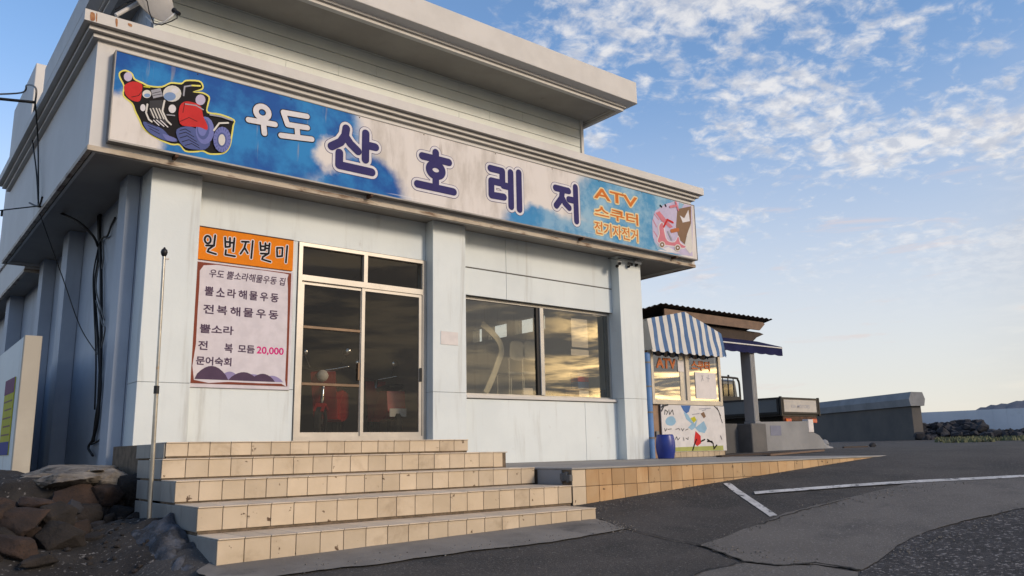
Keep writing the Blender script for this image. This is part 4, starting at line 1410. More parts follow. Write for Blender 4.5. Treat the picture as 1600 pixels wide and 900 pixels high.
def build_left_wall():
    X0, X1, Y0 = 1.515, 1.70, 11.6
    T = thing('boundary_wall', (1.6, 11.6, -0.5), 'free-standing white garden wall with a beige end face at the left edge', 'wall')
    pts = [(Y0 + .02, -0.62), (17.5, -0.62), (17.5, 1.45), (Y0 + .02, 1.525)]
    MB().prism(pts, X0, X1, 'x').build('wall_body', 'wall_paint', T)
    MB().box(X0 - .004, X1 + .004, Y0, Y0 + .10, -0.62, 1.53, 0.006).build('wall_end', 'wall_end', T)
    MB().box(X0 - .35, X1 + .05, Y0 - .15, 13.5, -0.66, -0.49, 0.02).build('footing', 'concrete', T)
    T = thing('info_poster', (1.51, 12.5, 0.2), 'small narrow poster in purple, yellow and blue on the left garden wall', 'poster')
    ya, yb = ax(12, 600, X0).y, ax(24, 600, X0).y
    f = lambda px, py: ax(px, py, X0 - .004)
    q = [f(25, 588), f(2, 710), f(13, 588)]
    y0, y1 = f(24, 600).y, f(10, 600).y
    z1, z0 = f(24, 589).z, f(10, 711).z
    MB().box(X0 - .012, X0 - .001, y0, y1, z0, z1).build('poster_board', 'ink_acid', T)
    MB().box(X0 - .0145, X0 - .0122, y0, y1, z1 - (z1 - z0) * .2, z1).build('poster_head', 'ink_purple', T)
    MB().box(X0 - .0145, X0 - .0122, y0, y1, z0, z0 + (z1 - z0) * .17).build('poster_foot', 'ink_deepblue', T)
    for i in range(5):
        z = z0 + (z1 - z0) * (0.25 + i * 0.11)
        MB().box(X0 - .0142, X0 - .0122, y0 + .06, y1 - .06 - .1 * (i % 2), z, z + .022).build('poster_line', 'ink_brown', T)


build_left_wall()


# ------------------------------------------------------------------ pole, dish, cameras, cables
def build_pole():
    T = thing('metal_pole', (2.05, 7.55, -0.56), 'thin steel pole with a black ball cap standing at the left of the steps', 'pole')
    a, b = at(233, 812, 7.55), at(256.5, 396, 7.55)
    m = a.lerp(b, 0.47)
    MB().tube([a, m], 0.0185, 12).build('lower_tube', 'steel_pole', T, smooth=40)
    MB().tube([m - Vector((0, 0, .02)), b], 0.0145, 12).build('upper_tube', 'steel_pole', T, smooth=40)
    MB().tube([m - Vector((0, 0, .03)), m + Vector((0, 0, .04))], 0.023, 12).build('clamp', 'black_plastic', T, smooth=40)
    MB().lathe(b, [(0, -.03), (.014, -.03), (.026, -.01), (.031, .012), (.026, .032), (.012, .046), (.008, .056), (0, .06)], 14).build('cap', 'black_plastic', T, smooth=True)
    MB().box(b.x + .012, b.x + .045, b.y - .008, b.y + .008, b.z - .055, b.z - .04).build('hook', 'galvanised', T)


build_pole()


def build_dish():
    T = thing('satellite_dish', (1.9, 9.85, 5.05), 'grey satellite dish on a pale bracket at the roof corner', 'satellite dish')
    Yd = 9.85
    foot, el = at(181, 24, Yd), at(219, 3, Yd)
    MB().tube([foot, el, el + Vector((.06, 0.02, .30))], [.026, .026, .026], 12).build('bracket', 'cornice_paint', T, smooth=40)
    MB().box(foot.x - .07, foot.x + .09, Yd - .06, Yd + .06, 5.05, 5.065, .003).build('base_plate', 'rust', T)
    c = at(237, -8, Yd)
    axd = Vector((0.45, -0.87, 0.20)).normalized()
    r = 0.34
    prof = [(0.0, -.065)] + [(r * t, -.065 + .075 * t * t) for t in (.25, .5, .75, .93)] + [(r, .012), (r + .006, .004), (r * .93, -.012), (r * .7, -.044), (r * .4, -.068), (0, -.078)]
    MB().lathe(c, prof, 36, axd).build('reflector', 'dish_grey', T, smooth=40)
    l = at(276, 19, 9.55)
    MB().tube([c - axd * .07 + Vector((0, 0, -.26)), at(243, 39, 9.72), at(258, 34, 9.64), l], .011, 8).build('feed_arm', 'white_plastic', T, smooth=True)
    MB().lathe(l, [(0, -.05), (.024, -.05), (.026, .0), (.018, .015), (.034, .04), (.034, .055), (0, .06)], 12, -(l - c)).build('feed_horn', 'black_plastic', T, smooth=40)
    MB().tube([foot + Vector((-.02, -.03, .05)), foot.lerp(el, .5) + Vector((-.03, -.03, .05)), el + Vector((.02, -.04, .05)), at(230, 2, 9.75), at(233, 18, 9.7), at(240, 36, 9.66), at(252, 39, 9.6), at(268, 33, 9.55), at(277, 28, 9.53), l], .0075, 6).build('coax', 'cable_black', T, smooth=True)


build_dish()


def build_cctv():
    defs = (((967, 411), (-.55, -.75, -.35), 'white bullet camera with a dark lens left of the right-hand pillar top', 1.0),
            ((985, 413), (-.2, -.9, -.4), 'small dark camera in the middle of the right-hand pillar top', .75),
            ((997, 410), (.85, -.45, -.25), 'slanted white camera facing right at the right-hand pillar top', .9))
    for (px, d, lab, k) in defs:
        p = at(px[0], px[1], 9.93)
        d = Vector(d).normalized()
        T = thing('security_camera', p, lab, 'camera', 'security cameras under the overhang')
        MB().tube([p - d * .08 * k, p + d * .07 * k], .032 * k, 14).build('housing', 'white_plastic' if k != .75 else 'sign_metal', T, smooth=40)
        MB().tube([p + d * .0705 * k, p + d * .078 * k], .028 * k, 14).build('lens', 'black_plastic', T, smooth=40)
        s_ = Vector((0, 0, .036 * k))
        MB().beam(p - d * .06 * k + s_, p + d * .10 * k + s_, .075 * k, .006).build('sun_shield', 'white_plastic' if k != .75 else 'black_plastic', T)
        MB().tube([p, p + Vector((0.0, .03, -.06 * k))], .012, 8).build('arm', 'black_plastic', T, smooth=True)
        MB().tube([p + Vector((0, .03, -.05 * k)), p + Vector((0, .065, -.05 * k))], .028 * k, 10).build('foot', 'black_plastic', T, smooth=40)
    a = [at(950, 404, 9.95), at(962, 405, 9.95), at(972, 403, 9.94), at(984, 406, 9.94), at(996, 406, 9.93), at(1000, 409, 9.93)]
    MB().tube(a, .006, 6).build('camera_cable', 'cable_black', smooth=True, label='thin black cable joining the cameras under the overhang', cat='cable', org=a[0])


build_cctv()


def sag(pts, n=6):
    out = []
    pts = [Vector(p) for p in pts]
    for i in range(len(pts) - 1):
        p0, p1, p2, p3 = pts[max(i - 1, 0)], pts[i], pts[i + 1], pts[min(i + 2, len(pts) - 1)]
        for j in range(n):
            t = j / n
            out.append(0.5 * ((2 * p1) + (p2 - p0) * t + (2 * p0 - 5 * p1 + 4 * p2 - p3) * t * t + (3 * p1 - p0 - 3 * p2 + p3) * t ** 3))
    return out + [pts[-1]]


def build_cables():
    k = ax(55, 160, 1.46)
    T = thing('service_cable', k, 'black overhead cable coming in from the left and dropping down the parapet', 'cable')
    far = k + Vector((-9, 2.6, 0.75))
    MB().tube(sag([far, k + Vector((-4, 1.2, .12)), k + Vector((-1.2, .36, -.01)), k]), .022, 8).build('overhead_line', 'cable_black', T, smooth=True)
    MB().tube(sag([k + Vector((-.7, .2, .0)), ax(33, 145, 1.40), ax(42, 133, 1.42), ax(56, 138, 1.44), k]), .013, 8).build('drip_loop', 'cable_grey', T, smooth=True)
    dn = ax(60, 322, 1.66)
    for i, (a, b) in enumerate((((50, 205), (57, 270)), ((59, 215), (60, 280)))):
        MB().tube(sag([k, ax(*a, 1.62), ax(*b, 1.64), dn]), .011, 8).build('drop_line', 'cable_black', T, smooth=True)
    MB().tube(sag([ax(46, 317, 1.62), dn, ax(66, 308, 1.63)]), .014, 6).build('tie', 'cable_black', T, smooth=True)
    q = lambda px, py, X: ax(px, py, X)
    B = thing('cable_bundle', q(152, 500, 2.40), 'tangled bundle of black cables running down the shaded side wall', 'cable bundle')
    runs = [([dn, q(85, 329, 1.9), q(120, 345, 2.1), q(145, 368, 2.3), q(153, 385, 2.40)], .018),
            ([q(152, 312, 2.40), q(154, 345, 2.42), q(154, 400, 2.42), q(148, 450, 2.40), q(152, 520, 2.42), q(157, 600, 2.42), q(150, 655, 2.42), q(146, 690, 2.42)], .020),
            ([q(157, 312, 2.42), q(156, 360, 2.42), q(158, 430, 2.42), q(158, 520, 2.42), q(157, 570, 2.42), q(153, 650, 2.42), q(144, 692, 2.42)], .022),
            ([q(153, 390, 2.40), q(146, 430, 2.36), q(147, 480, 2.38), q(150, 560, 2.42), q(148, 640, 2.42)], .011),
            ([q(155, 410, 2.42), q(150, 450, 2.40), q(160, 490, 2.40), q(163, 500, 2.38)], .010),
            ([q(150, 470, 2.40), q(160, 505, 2.40), q(164, 515, 2.38), q(158, 545, 2.42)], .010),
            ([q(154, 385, 2.42), q(160, 372, 2.42), q(168, 368, 2.42), q(174, 352, 2.44), q(180, 340, 2.44)], .014),
            ([q(160, 375, 2.42), q(162, 400, 2.42), q(159, 420, 2.42)], .010),
            ([q(62, 334, 1.66), q(75, 370, 1.9), q(100, 440, 2.2), q(125, 510, 2.36), q(152, 553, 2.42), q(158, 560, 2.42)], .008),
            ([q(143, 694, 2.42), q(152, 690, 2.40), q(165, 682, 2.38), q(188, 678, 2.46)], .013),
            ([q(143, 690, 2.42), q(138, 700, 2.40), q(145, 712, 2.40)], .016)]
    for pts, r in runs:
        MB().tube(sag(pts), r, 7).build('cable', 'cable_black' if r > .0105 or r == .008 else 'cable_grey', B, smooth=True)
    for px, py in ((152, 311), (170, 318)):
        c = q(px, py, 2.42)
        MB().box(c.x - .03, c.x + .03, c.y - .12, c.y + .12, c.z - .03, c.z + .03, .005).build('conduit_clip', 'black_plastic', B)
    F = thing('festoon_string', dn, 'thin string of small dark bulbs leaving the parapet at the left edge', 'light string')
    e = dn + Vector((-2.6, 2.4, -.1))
    pts = sag([e, dn.lerp(e, .5) + Vector((0, 0, -.06)), dn], 8)
    MB().tube(pts, .009, 6).build('string', 'cable_black', F, smooth=True)
    for t in (.15, .3, .45, .6, .75, .9):
        p = pts[int((1 - t) * (len(pts) - 1))]
        MB().tube([p, p + Vector((0, 0, -.09))], .016, 8).build('bulb', 'black_plastic', F, smooth=40)


build_cables()


# ------------------------------------------------------------------ rental kiosk
def build_kiosk():
    Y = 10.30
    x0, x1 = 11.68, 13.83
    T = thing('rental_kiosk', (12.7, Y, PZ), 'small rental kiosk with striped canopy and lettered windows right of the shop', 'kiosk')
    zb = PZ
    # shell: floor plinth, side and back walls, roof
    sh = MB()
    sh.box(x0 + .02, x1 - .02, Y + .03, Y + .10, zb, 0.80)
    sh.box(x0 + .02, x0 + .08, Y + .10, 11.9, zb, 2.35)
    sh.box(x1 - .08, x1 - .02, Y + .10, 11.9, zb, 2.35)
    sh.box(x0 + .02, x1 - .02, 11.9, 11.96, zb, 2.35)
    sh.build('kiosk_wall', 'kiosk_wood', T)
    MB().box(x0, x1, Y + .02, 11.98, 2.352, 2.40).build('kiosk_roof', 'timber_dark', T)
    pl = MB().box(x0 + .22, x1, Y - .005, Y + .029, zb, -0.10).build('plinth', 'grout', T)
    for i in range(11):
        a = x0 + .225 + i * .172
        tile(pl, a, a + .167, Y - .014, Y - .006, zb + .003, -0.103, 'kiosk_tile')
    # window band
    fr = MB()
    for a in ((x0, x1, 0.80, 0.885), (x0, x1, 1.86, 1.94), (x0, x0 + .07, .885, 1.86), (x1 - .07, x1, .885, 1.86), (12.71, 12.81, .885, 1.86)):
        fr.box(a[0], a[1], Y - .03, Y + .05, a[2], a[3])
    fr = fr.build('window_frame', 'aluminium', T)
    MB().box(12.55, 12.705, Y + .0, Y + .045, .89, 1.855).build('sash_stile', 'aluminium_grey', T)
    MB().box(x0 + .07, 12.71, Y + .008, Y + .014, .885, 1.86).build('pane', 'kiosk_glass', fr)
    MB().box(12.81, x1 - .07, Y - .006, Y, .885, 1.86).build('pane', 'kiosk_glass', fr)
    p, q = at(1025, 562, Y), at(1060, 582, Y)
    bold_mb('ATV', p.x, q.x - .06, 1.49, 1.70, Y - .0, .012).build('window_letters', 'ink_brick', T)
    p, q = at(1079, 562, Y), at(1109, 582, Y)
    bold_mb('스쿠터', p.x, q.x, 1.49, 1.70, Y - .012, .009).build('window_letters', 'ink_brick', T)
    MB().box(13.0, 13.66, Y - .016, Y - .009, .93, 1.46).build('window_sheet', 'paper', T)
    sc = MB()
    strokes(sc, [[(13.2, 1.40), (13.25, 1.30)], [(13.25, 1.40), (13.18, 1.28)], [(13.42, 1.42), (13.40, 1.28)], [(13.36, 1.36), (13.46, 1.34)]], .014, Y - .018)
    sc.build('sheet_marks', 'ink_grey', T)
    MB().box(12.5, 12.68, Y - .004, Y + .003, 1.45, 1.68).build('window_note', 'paper', T)
    MB().box(11.85, 12.12, Y + .30, Y + .50, .88, 1.08, .01).build('mint_box', 'mint', T)
    MB().box(11.76, 13.7, Y + .12, Y + .8, .80, .86).build('counter', 'kiosk_wood', T)
    # printed panel under the window
    b = (11.90, 13.85, -0.10, 0.79)
    MB().box(b[0], b[1], Y - .028, Y - .008, b[2], b[3]).build('printed_panel', 'ink_board', T)
    z3 = lambda x, y: (lambda p: (p.x, p.z))(at(1000 + x / 6.92, 600 + y / 6.92, Y - .03))
    lay = [Y - .0285]
    pic = MB()

    def poly(pts, m, sub=2):
        lay[0] -= .0004
        P_ = [z3(*p) for p in pts]
        P_ = [(min(max(p[0], b[0] + .005), b[1] - .005), min(max(p[1], b[2] + .005), b[3] - .005)) for p in P_]
        print_poly(pic.use(m), smooth_loop(P_, sub) if sub else P_, lay[0])

    def pen(lines, w, m):
        lay[0] -= .0004
        strokes(pic.use(m), [[z3(*p) for p in ln] for ln in lines], w, lay[0], .00002)
    poly([(235, 690), (900, 665), (905, 720), (235, 742)], 'ink_green', 0)
    poly([(440, 232), (548, 228), (530, 300), (500, 320), (470, 290)], 'ink_blue', 1)
    poly([(470, 300), (520, 330), (560, 400), (590, 430), (600, 480), (640, 520), (700, 530), (725, 480), (690, 400), (650, 340), (620, 380), (600, 470), (560, 500), (520, 470), (560, 430), (500, 380)], 'ink_sky', 1)
    poly([(300, 360), (360, 350), (390, 410), (350, 450), (290, 440), (275, 400)], 'ink_sky')
    poly([(545, 370), (590, 350), (612, 390), (580, 420)], 'ink_acid', 1)
    poly([(600, 508), (655, 560), (660, 640), (620, 672), (585, 640), (590, 580)], 'ink_red', 1)
    poly([(655, 320), (690, 300), (712, 350), (690, 372)], 'ink_brown', 1)
    pen([[(565, 330), (640, 318)], [(670, 290), (710, 278)], [(640, 270), (760, 262)]], .018, 'ink_grey')
    pen([[(570, 715), (590, 650), (610, 600)], [(660, 620), (700, 600)], [(730, 600), (790, 640), (800, 700), (830, 660)], [(730, 620), (780, 622)]], .03, 'ink_black')
    pen([[(800, 235), (850, 290), (870, 360), (890, 420)], [(830, 250), (870, 340)], [(870, 560), (885, 600)]], .016, 'ink_black')
    pen([[(265, 330), (270, 280), (300, 300), (285, 330)], [(310, 280), (320, 330), (345, 285)], [(350, 280), (362, 330)]], .014, 'ink_black')
    pen([[(265, 480), (275, 510), (290, 480)], [(300, 490), (340, 485)], [(385, 490), (420, 480), (430, 500)], [(445, 480), (460, 505), (475, 480)], [(490, 500), (520, 485)], [(380, 600), (395, 570), (410, 605), (430, 580)], [(470, 580), (475, 610)], [(495, 585), (520, 600), (520, 575)]], .012, 'ink_darkgrey')
    pen([[(232, 290), (260, 235), (300, 225)], [(232, 250), (250, 228)]], .03, 'ink_darkgrey')
    pic.build('printed_picture', None, T)
    # latch box
    MB().box(11.76, 11.84, Y - .005, Y + .029, 0.19, 0.29, .004).build('latch', 'sign_metal', T)
    # striped canopy: each stripe a strip of cloth with a scalloped hem and a gable top
    yc = Y - .25
    xa, xb = 11.50, 13.77
    n = 20
    w = (xb - xa) / n

    def top(x):
        t = (x - xa) / (xb - xa)
        return (2.40 + (2.635 - 2.40) * t / .5) if t < .5 else (2.635 - (2.635 - 2.28) * (t - .5) / .5)
    for i in range(n):
        a = xa + i * w
        cm = MB()
        cols, rows = 4, 7
        vs = []
        for r_ in range(rows + 1):
            for c_ in range(cols + 1):
                x = a + w * c_ / cols
                t = r_ / rows
                hem = 1.795 - 0.035 * abs(math.sin(math.pi * ((x - xa) / (2 * w) + .25)))
                z = top(x) * (1 - t) + hem * t
                yy = yc + .10 * (1 - t) + 0.018 * math.sin(x * 9 + t * 4) * t + .012 * noise.noise(Vector((x * 4, z * 5, 0)))
                vs.append((x, yy, z))
        k = cols + 1
        fs = [(r_ * k + c_, r_ * k + c_ + 1, (r_ + 1) * k + c_ + 1, (r_ + 1) * k + c_) for r_ in range(rows) for c_ in range(cols)]
        cm.add(vs, fs)
        cm.build('canopy_stripe', 'cloth_blue' if i % 2 else 'cloth_white', T, smooth=True)
    hb = MB().tube([(xa, yc + .15, top(xa) - .02), (xa + (xb - xa) * .5, yc + .15, 2.61), (xb, yc + .15, top(xb) - .02)], .018, 8).build('canopy_rod', 'galvanised', T, smooth=True)
    for x in (xa + .004, xb - .004):
        MB().add([(x, yc + .10, top(x)), (x, Y + .02, top(x)), (x, Y + .02, 1.80), (x, yc, 1.80)], [(0, 1, 2, 3)]).build('canopy_side', 'cloth_white', T)
    rw_ = MB()
    xm = (xa + xb) / 2
    rw_.add([(xa, yc + .10, top(xa)), (xm, yc + .10, 2.635), (xb, yc + .10, top(xb)), (xb, Y + .02, top(xb)), (xm, Y + .02, 2.635), (xa, Y + .02, top(xa))], [(0, 1, 4, 5), (1, 2, 3, 4)])
    rw_.build('canopy_top', 'cloth_white', T)
    # blue downpipe in the gap
    D = thing('downpipe', (11.55, 10.22, PZ), 'blue downpipe in the gap between shop pillar and kiosk', 'pipe')
    MB().tube([(11.50, 10.22, PZ), (11.50, 10.22, 1.75)], .075, 14).build('pipe', 'pipe_blue', D, smooth=40)
    for z in (.15, .62, 1.1, 1.55):
        MB().tube([(11.50, 10.22, z), (11.50, 10.22, z + .03)], .083, 14).build('pipe_clip', 'sign_metal', D, smooth=40)
    # blue drum
    bp = at(1041, 716, 9.72)
    B = thing('plastic_drum', (bp.x, bp.y, PZ), 'dark blue plastic drum standing on the terrace by the kiosk', 'drum')
    MB().lathe((bp.x, bp.y, PZ), [(0, 0), (.135, 0), (.145, .01), (.150, .05), (.168, .13), (.174, .22), (.170, .31), (.156, .38), (.150, .405), (.140, .412), (0, .412)], 32).build('drum_body', 'barrel_blue', B, smooth=35)
    MB().lathe((bp.x, bp.y, PZ + .412), [(.138, 0), (.142, .012), (.128, .012), (.124, 0.002), (0, .003)], 32).build('drum_rim', 'barrel_blue', B, smooth=35)


build_kiosk()


# ------------------------------------------------------------------ shelter, low wall, truck
def build_shelter():
    T = thing('timber_shelter', (14.8, 11.2, PZ), 'open shelter with dark corrugated roof, rafters and a navy awning behind the kiosk', 'shelter')
    # corrugated sheet: waves run along X, slope down towards the back
    xa, xb = 11.3, 16.83
    xr = 12.86
    n = 110
    vs, fs = [], []
    yf, yb = 10.9, 12.2
    for i in range(n + 1):
        x = xa + (xb - xa) * i / n
        zt = 2.95 - (max(0, xr - x) * 0.29) + 0.016 * math.sin(i * 2 * math.pi / 3.6)
        for y, dz in ((yf, 0), (yb, -.30)):
            vs.append((x, y, zt + dz))
            vs.append((x, y, zt + dz - .006))
    for i in range(n):
        a, b = i * 4, i * 4 + 4
        fs += [(a, b, b + 2, a + 2), (a + 1, a + 3, b + 3, b + 1), (a, a + 1, b + 1, b), (a + 2, b + 2, b + 3, a + 3)]
    MB().add(vs, fs).build('corrugated_roof', 'roof_sheet', T)
    MB().prism([(13.0, 2.86), (16.55, 2.86), (16.62, 2.82), (16.40, 2.66), (13.0, 2.66)], 10.98, 11.02).build('fascia_board', 'timber', T)
    MB().prism([(13.2, 2.66), (16.55, 2.63), (16.72, 2.60), (16.42, 2.50), (16.2, 2.36), (13.2, 2.36)], 11.10, 11.16).build('beam', 'timber_dark', T)
    for x in (13.6, 14.4, 15.2, 16.0):
        MB().beam((x, 11.04, 2.80), (x, 12.2, 2.62), .07, .12).build('rafter', 'timber_dark', T)
    MB().box(13.2, 16.3, 12.02, 12.1, 2.25, 2.45).build('beam', 'timber_dark', T)
    MB().box(13.2, 16.2, 11.17, 12.15, 2.45, 2.47).build('ceiling_board', 'timber', T)
    # navy awning
    A0, A1 = 13.80, 16.19
    vs, fs = [], []
    m = 48
    for i in range(m + 1):
        x = A0 + (A1 - A0) * i / m
        hem = 1.985 - .018 * abs(math.sin(i * math.pi / 7)) - 0.008
        vs += [(x, 10.32, 2.135), (x, 10.30, 2.125), (x, 10.298, hem), (x, 10.31, hem)]
    for i in range(m):
        for k in range(4):
            a = i * 4 + k
            b = i * 4 + (k + 1) % 4
            fs.append((a, b, b + 4, a + 4))
    MB().add(vs, fs).build('awning_valance', 'cloth_navy', T)
    MB().box(A0, A1, 10.285, 10.315, 2.128, 2.155, .004).build('awning_bar', 'white_plastic', T)
    MB().prism([(10.30, 2.157), (10.95, 2.36), (10.95, 2.375), (10.30, 2.17)], A0, A1, 'x').build('awning_cloth', 'cloth_navy', T)
    # post on its pedestal
    MB().box(15.0, 15.17, 10.345, 10.60, 0.50, 2.12, .008).build('post', 'concrete_grey', T)
    MB().box(14.985, 15.185, 10.33, 10.615, 0.45, 0.50, .006).build('post_foot', 'concrete_grey', T)
    for x in (15.04, 15.09, 15.13):
        MB().box(x - .004, x + .004, 10.338, 10.344, .52, 2.1).build('post_flute', 'truck_panel', T)
    L = thing('low_wall', (16.5, 10.6, -0.2), 'low grey concrete wall with a curved ramp end, in front of the truck', 'wall')
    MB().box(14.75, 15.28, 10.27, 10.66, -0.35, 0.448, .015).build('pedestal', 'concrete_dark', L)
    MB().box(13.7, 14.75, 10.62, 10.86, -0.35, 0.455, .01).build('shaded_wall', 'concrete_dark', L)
    cur = [(15.283, -0.35), (17.95, -0.35), (17.95, -0.16), (17.84, 0.05), (17.66, 0.19), (17.44, 0.255), (17.22, 0.26), (17.215, .52), (15.283, 0.49)]
    MB().prism(cur, 10.45, 10.72).build('ramp_wall', 'concrete_grey', L)
    MB().box(17.225, 17.44, 10.44, 10.60, 0.262, 0.56, .01).build('end_block', 'paper', L)
    p = at(1212, 672, 10.44)
    MB().box(p.x - .19, p.x + .22, 10.444, 10.449, p.z - .12, p.z + .10).build('sticker', 'ink_sticker', L)
    R_ = thing('broken_rubble_heap', (18.1, 10.5, -0.2), 'small heap of broken concrete at the ramp end of the low wall', 'rubble')
    for i, (dx, dy, dz, r) in enumerate(((0.05, 0, 0.02, .16), (.22, .05, -.02, .12), (.10, .1, .12, .11), (.34, .02, -.06, .08))):
        bm = stone_mesh(r, r, r * .8, i + 200, 2)
        bmesh.ops.translate(bm, verts=bm.verts, vec=(18.0 + dx, 10.5 + dy, -0.12 + dz))
        MB().bm(bm).build('concrete_lump', 'concrete_grey', R_, smooth=True)
    q = ag(1352, 699)
    bm = stone_mesh(.09, .08, .07, 301, 2)
    bmesh.ops.translate(bm, verts=bm.verts, vec=(19.6, 10.2, gz(19.6, 10.2) + .05))
    MB().bm(bm).build('loose_stone', 'lava_dark', smooth=True, label='single dark stone lying on the road past the ramp end', cat='stone', org=(19.6, 10.2, -0.1))
    MB().beam((18.5, 10.35, gz(18.5, 10.3) + .015), (19.45, 10.25, gz(19.4, 10.2) + .015), .05, .03).build('loose_batten', 'timber_dark', label='thin dark batten lying on the road past the ramp end', cat='batten', org=(19, 10.3, -0.1))
    # debris on the terrace
    MB().beam((12.35, 9.35, PZ + .02), (13.9, 8.9, gz(13.9, 8.9) + .03), .16, .03).build('dark_plank', 'timber_dark', label='long dark plank lying flat on the terrace before the kiosk', cat='plank', org=(13.1, 9.1, PZ))
    MB().beam((13.25, 8.9, PZ + .02), (14.6, 8.6, gz(14.6, 8.6) + .03), .10, .03).build('broken_board', 'timber', label='shorter broken board lying at the far end of the terrace', cat='board', org=(13.9, 8.7, PZ))


build_shelter()


def build_truck():
    x0, x1, yb = 18.58, 20.36, 12.0
    g0 = gz(19.5, 13) + 0.0
    T = thing('pickup_truck', (19.47, 13.5, g0), 'parked drop-side pickup truck seen from behind beyond the low wall', 'truck')
    zf, zt = 0.78, 1.205
    L = 2.40
    MB().box(x0 + .02, x1 - .02, yb + .02, yb + L, zf - .06, zf).build('bed_floor', 'truck_dark', T)

    def gate(name, a, b, m, flip, lab=None):
        """drop-side panel with raised frame and recessed face"""
        (xa, ya), (xb_, yb_) = a, b
        o = MB()
        if flip == 'y':
            for q in ((xa, xb_, zt - .05, zt), (xa, xb_, zf, zf + .05), (xa, xa + .06, zf + .05, zt - .05), (xb_ - .06, xb_, zf + .05, zt - .05)):
                o.box(q[0], q[1], ya - .025, ya + .025, q[2], q[3])
            o = o.build(name, 'truck_dark', T)
            MB().box(xa + .06, xb_ - .06, ya - .012, ya + .012, zf + .05, zt - .05).build('gate_panel', m, o)
        else:
            for q in ((ya, yb_, zt - .05, zt), (ya, yb_, zf, zf + .05), (ya, ya + .06, zf + .05, zt - .05), (yb_ - .06, yb_, zf + .05, zt - .05)):
                o.box(xa - .025, xa + .025, q[0], q[1], q[2], q[3])
            o = o.build(name, 'truck_dark', T)
            MB().box(xa - .012, xa + .012, ya + .06, yb_ - .06, zf + .05, zt - .05).build('gate_panel', m, o)
        return o
    tg = gate('tailgate', (x0 + .05, yb), (x1 - .05, yb), 'truck_panel', 'y')
    gate('drop_side', (x0, yb + .05), (x0, yb + L), 'truck_paint', 'x')
    gate('drop_side', (x1, yb + .05), (x1, yb + L), 'truck_paint', 'x')
    gate('headboard', (x0 + .05, yb + L), (x1 - .05, yb + L), 'truck_paint', 'y')
    text_mb('KIA MOTORS', x0 + .45, x1 - .45, .93, 1.02, yb - .0135, .01).build('gate_letters', 'ink_grey', T)
    for x in (x0, x1):
        MB().box(x - .03, x + .03, yb - .03, yb + .03, zf - .05, zt + .02, .006).build('corner_post', 'truck_dark', T)
    # chassis, bumper, lights, plate
    MB().box(x0 + .35, x0 + .47, yb + .1, yb + 4.4, .52, .70).build('chassis_rail', 'truck_dark', T)
    MB().box(x1 - .47, x1 - .35, yb + .1, yb + 4.4, .52, .70).build('chassis_rail', 'truck_dark', T)
    MB().box(x0 + .1, x1 - .1, yb + .02, yb + .07, .60, .715, .005).build('rear_beam', 'rust', T)
    for x in (x0 + .28, x1 - .28):
        MB().box(x - .13, x + .13, yb - .02, yb + .06, .55, .66, .008).build('tail_light', 'tail_red', T)
        MB().box(x - .12, x - .05, yb - .024, yb - .0205, .56, .65).build('indicator', 'ink_orange', T)
    MB().box((x0 + x1) / 2 - .2, (x0 + x1) / 2 + .2, yb - .01, yb + .01, .44, .56).build('number_plate', 'ink_green', T)
    for x in (x0 + .12, x1 - .12):
        for y in (yb + 1.1, yb + 3.7):
            w = MB().lathe((x, y, g0 + .31), [(.0, -.09), (.19, -.09), (.29, -.085), (.31, -.05), (.31, .05), (.29, .085), (.19, .09), (0, .09)], 24, (1, 0, 0)).build('wheel', 'rubber', T, smooth=40)
            MB().lathe((x, y, g0 + .31), [(0, -.094), (.17, -.094), (.18, -.09), (.18, .09), (.17, .094), (0, .094)], 20, (1, 0, 0)).build('rim', 'sign_metal', w, smooth=40)
    # cab
    cy0, cy1 = yb + L + .12, yb + L + 1.62
    prof = [(cy0, .55), (cy0, 1.35), (cy0 + .06, 1.88), (cy0 + .18, 1.93), (cy1 - .55, 1.90), (cy1 - .08, 1.25), (cy1, .9), (cy1, .5)]
    MB().prism(prof, x0 + .08, x1 - .08, 'x').build('cab', 'truck_paint', T)
    MB().box(x0 + .28, x1 - .28, cy0 - .004, cy0 + .001, 1.32, 1.78).build('rear_window', 'truck_glass', T)
    for x in (x0 + .077, x1 - .080):
        MB().prism([(cy0 + .25, 1.3), (cy0 + .27, 1.8), (cy1 - .6, 1.8), (cy1 - .2, 1.3)], x, x + .003, 'x').build('side_window', 'truck_glass', T)
    # guard frame behind the cab
    yg = yb + L + .02
    MB().tube(sag([(x0 + .1, yg, zt), (x0 + .1, yg, 1.75), (x0 + .16, yg, 1.90), (x0 + .3, yg, 1.95), (x1 - .3, yg, 1.95), (x1 - .16, yg, 1.90), (x1 - .1, yg, 1.75), (x1 - .1, yg, zt)], 4), .032, 8).build('guard_hoop', 'truck_dark', T, smooth=True)
    for k in range(5):
        x = x0 + .38 + k * (x1 - x0 - .76) / 4
        MB().tube([(x, yg, zt), (x, yg, 1.94)], .016, 8).build('guard_bar', 'truck_dark', T, smooth=True)
    MB().box(x0 + .12, x1 - .12, yg - .05, yg + .03, zt + .002, 1.40, .01).build('guard_board', 'truck_dark', T)
    MB().tube([(x1 - .6, yg, 1.96), (x1 - .6, yg, 2.03)], .03, 8).build('roof_lamp', 'truck_dark', T, smooth=True)


build_truck()


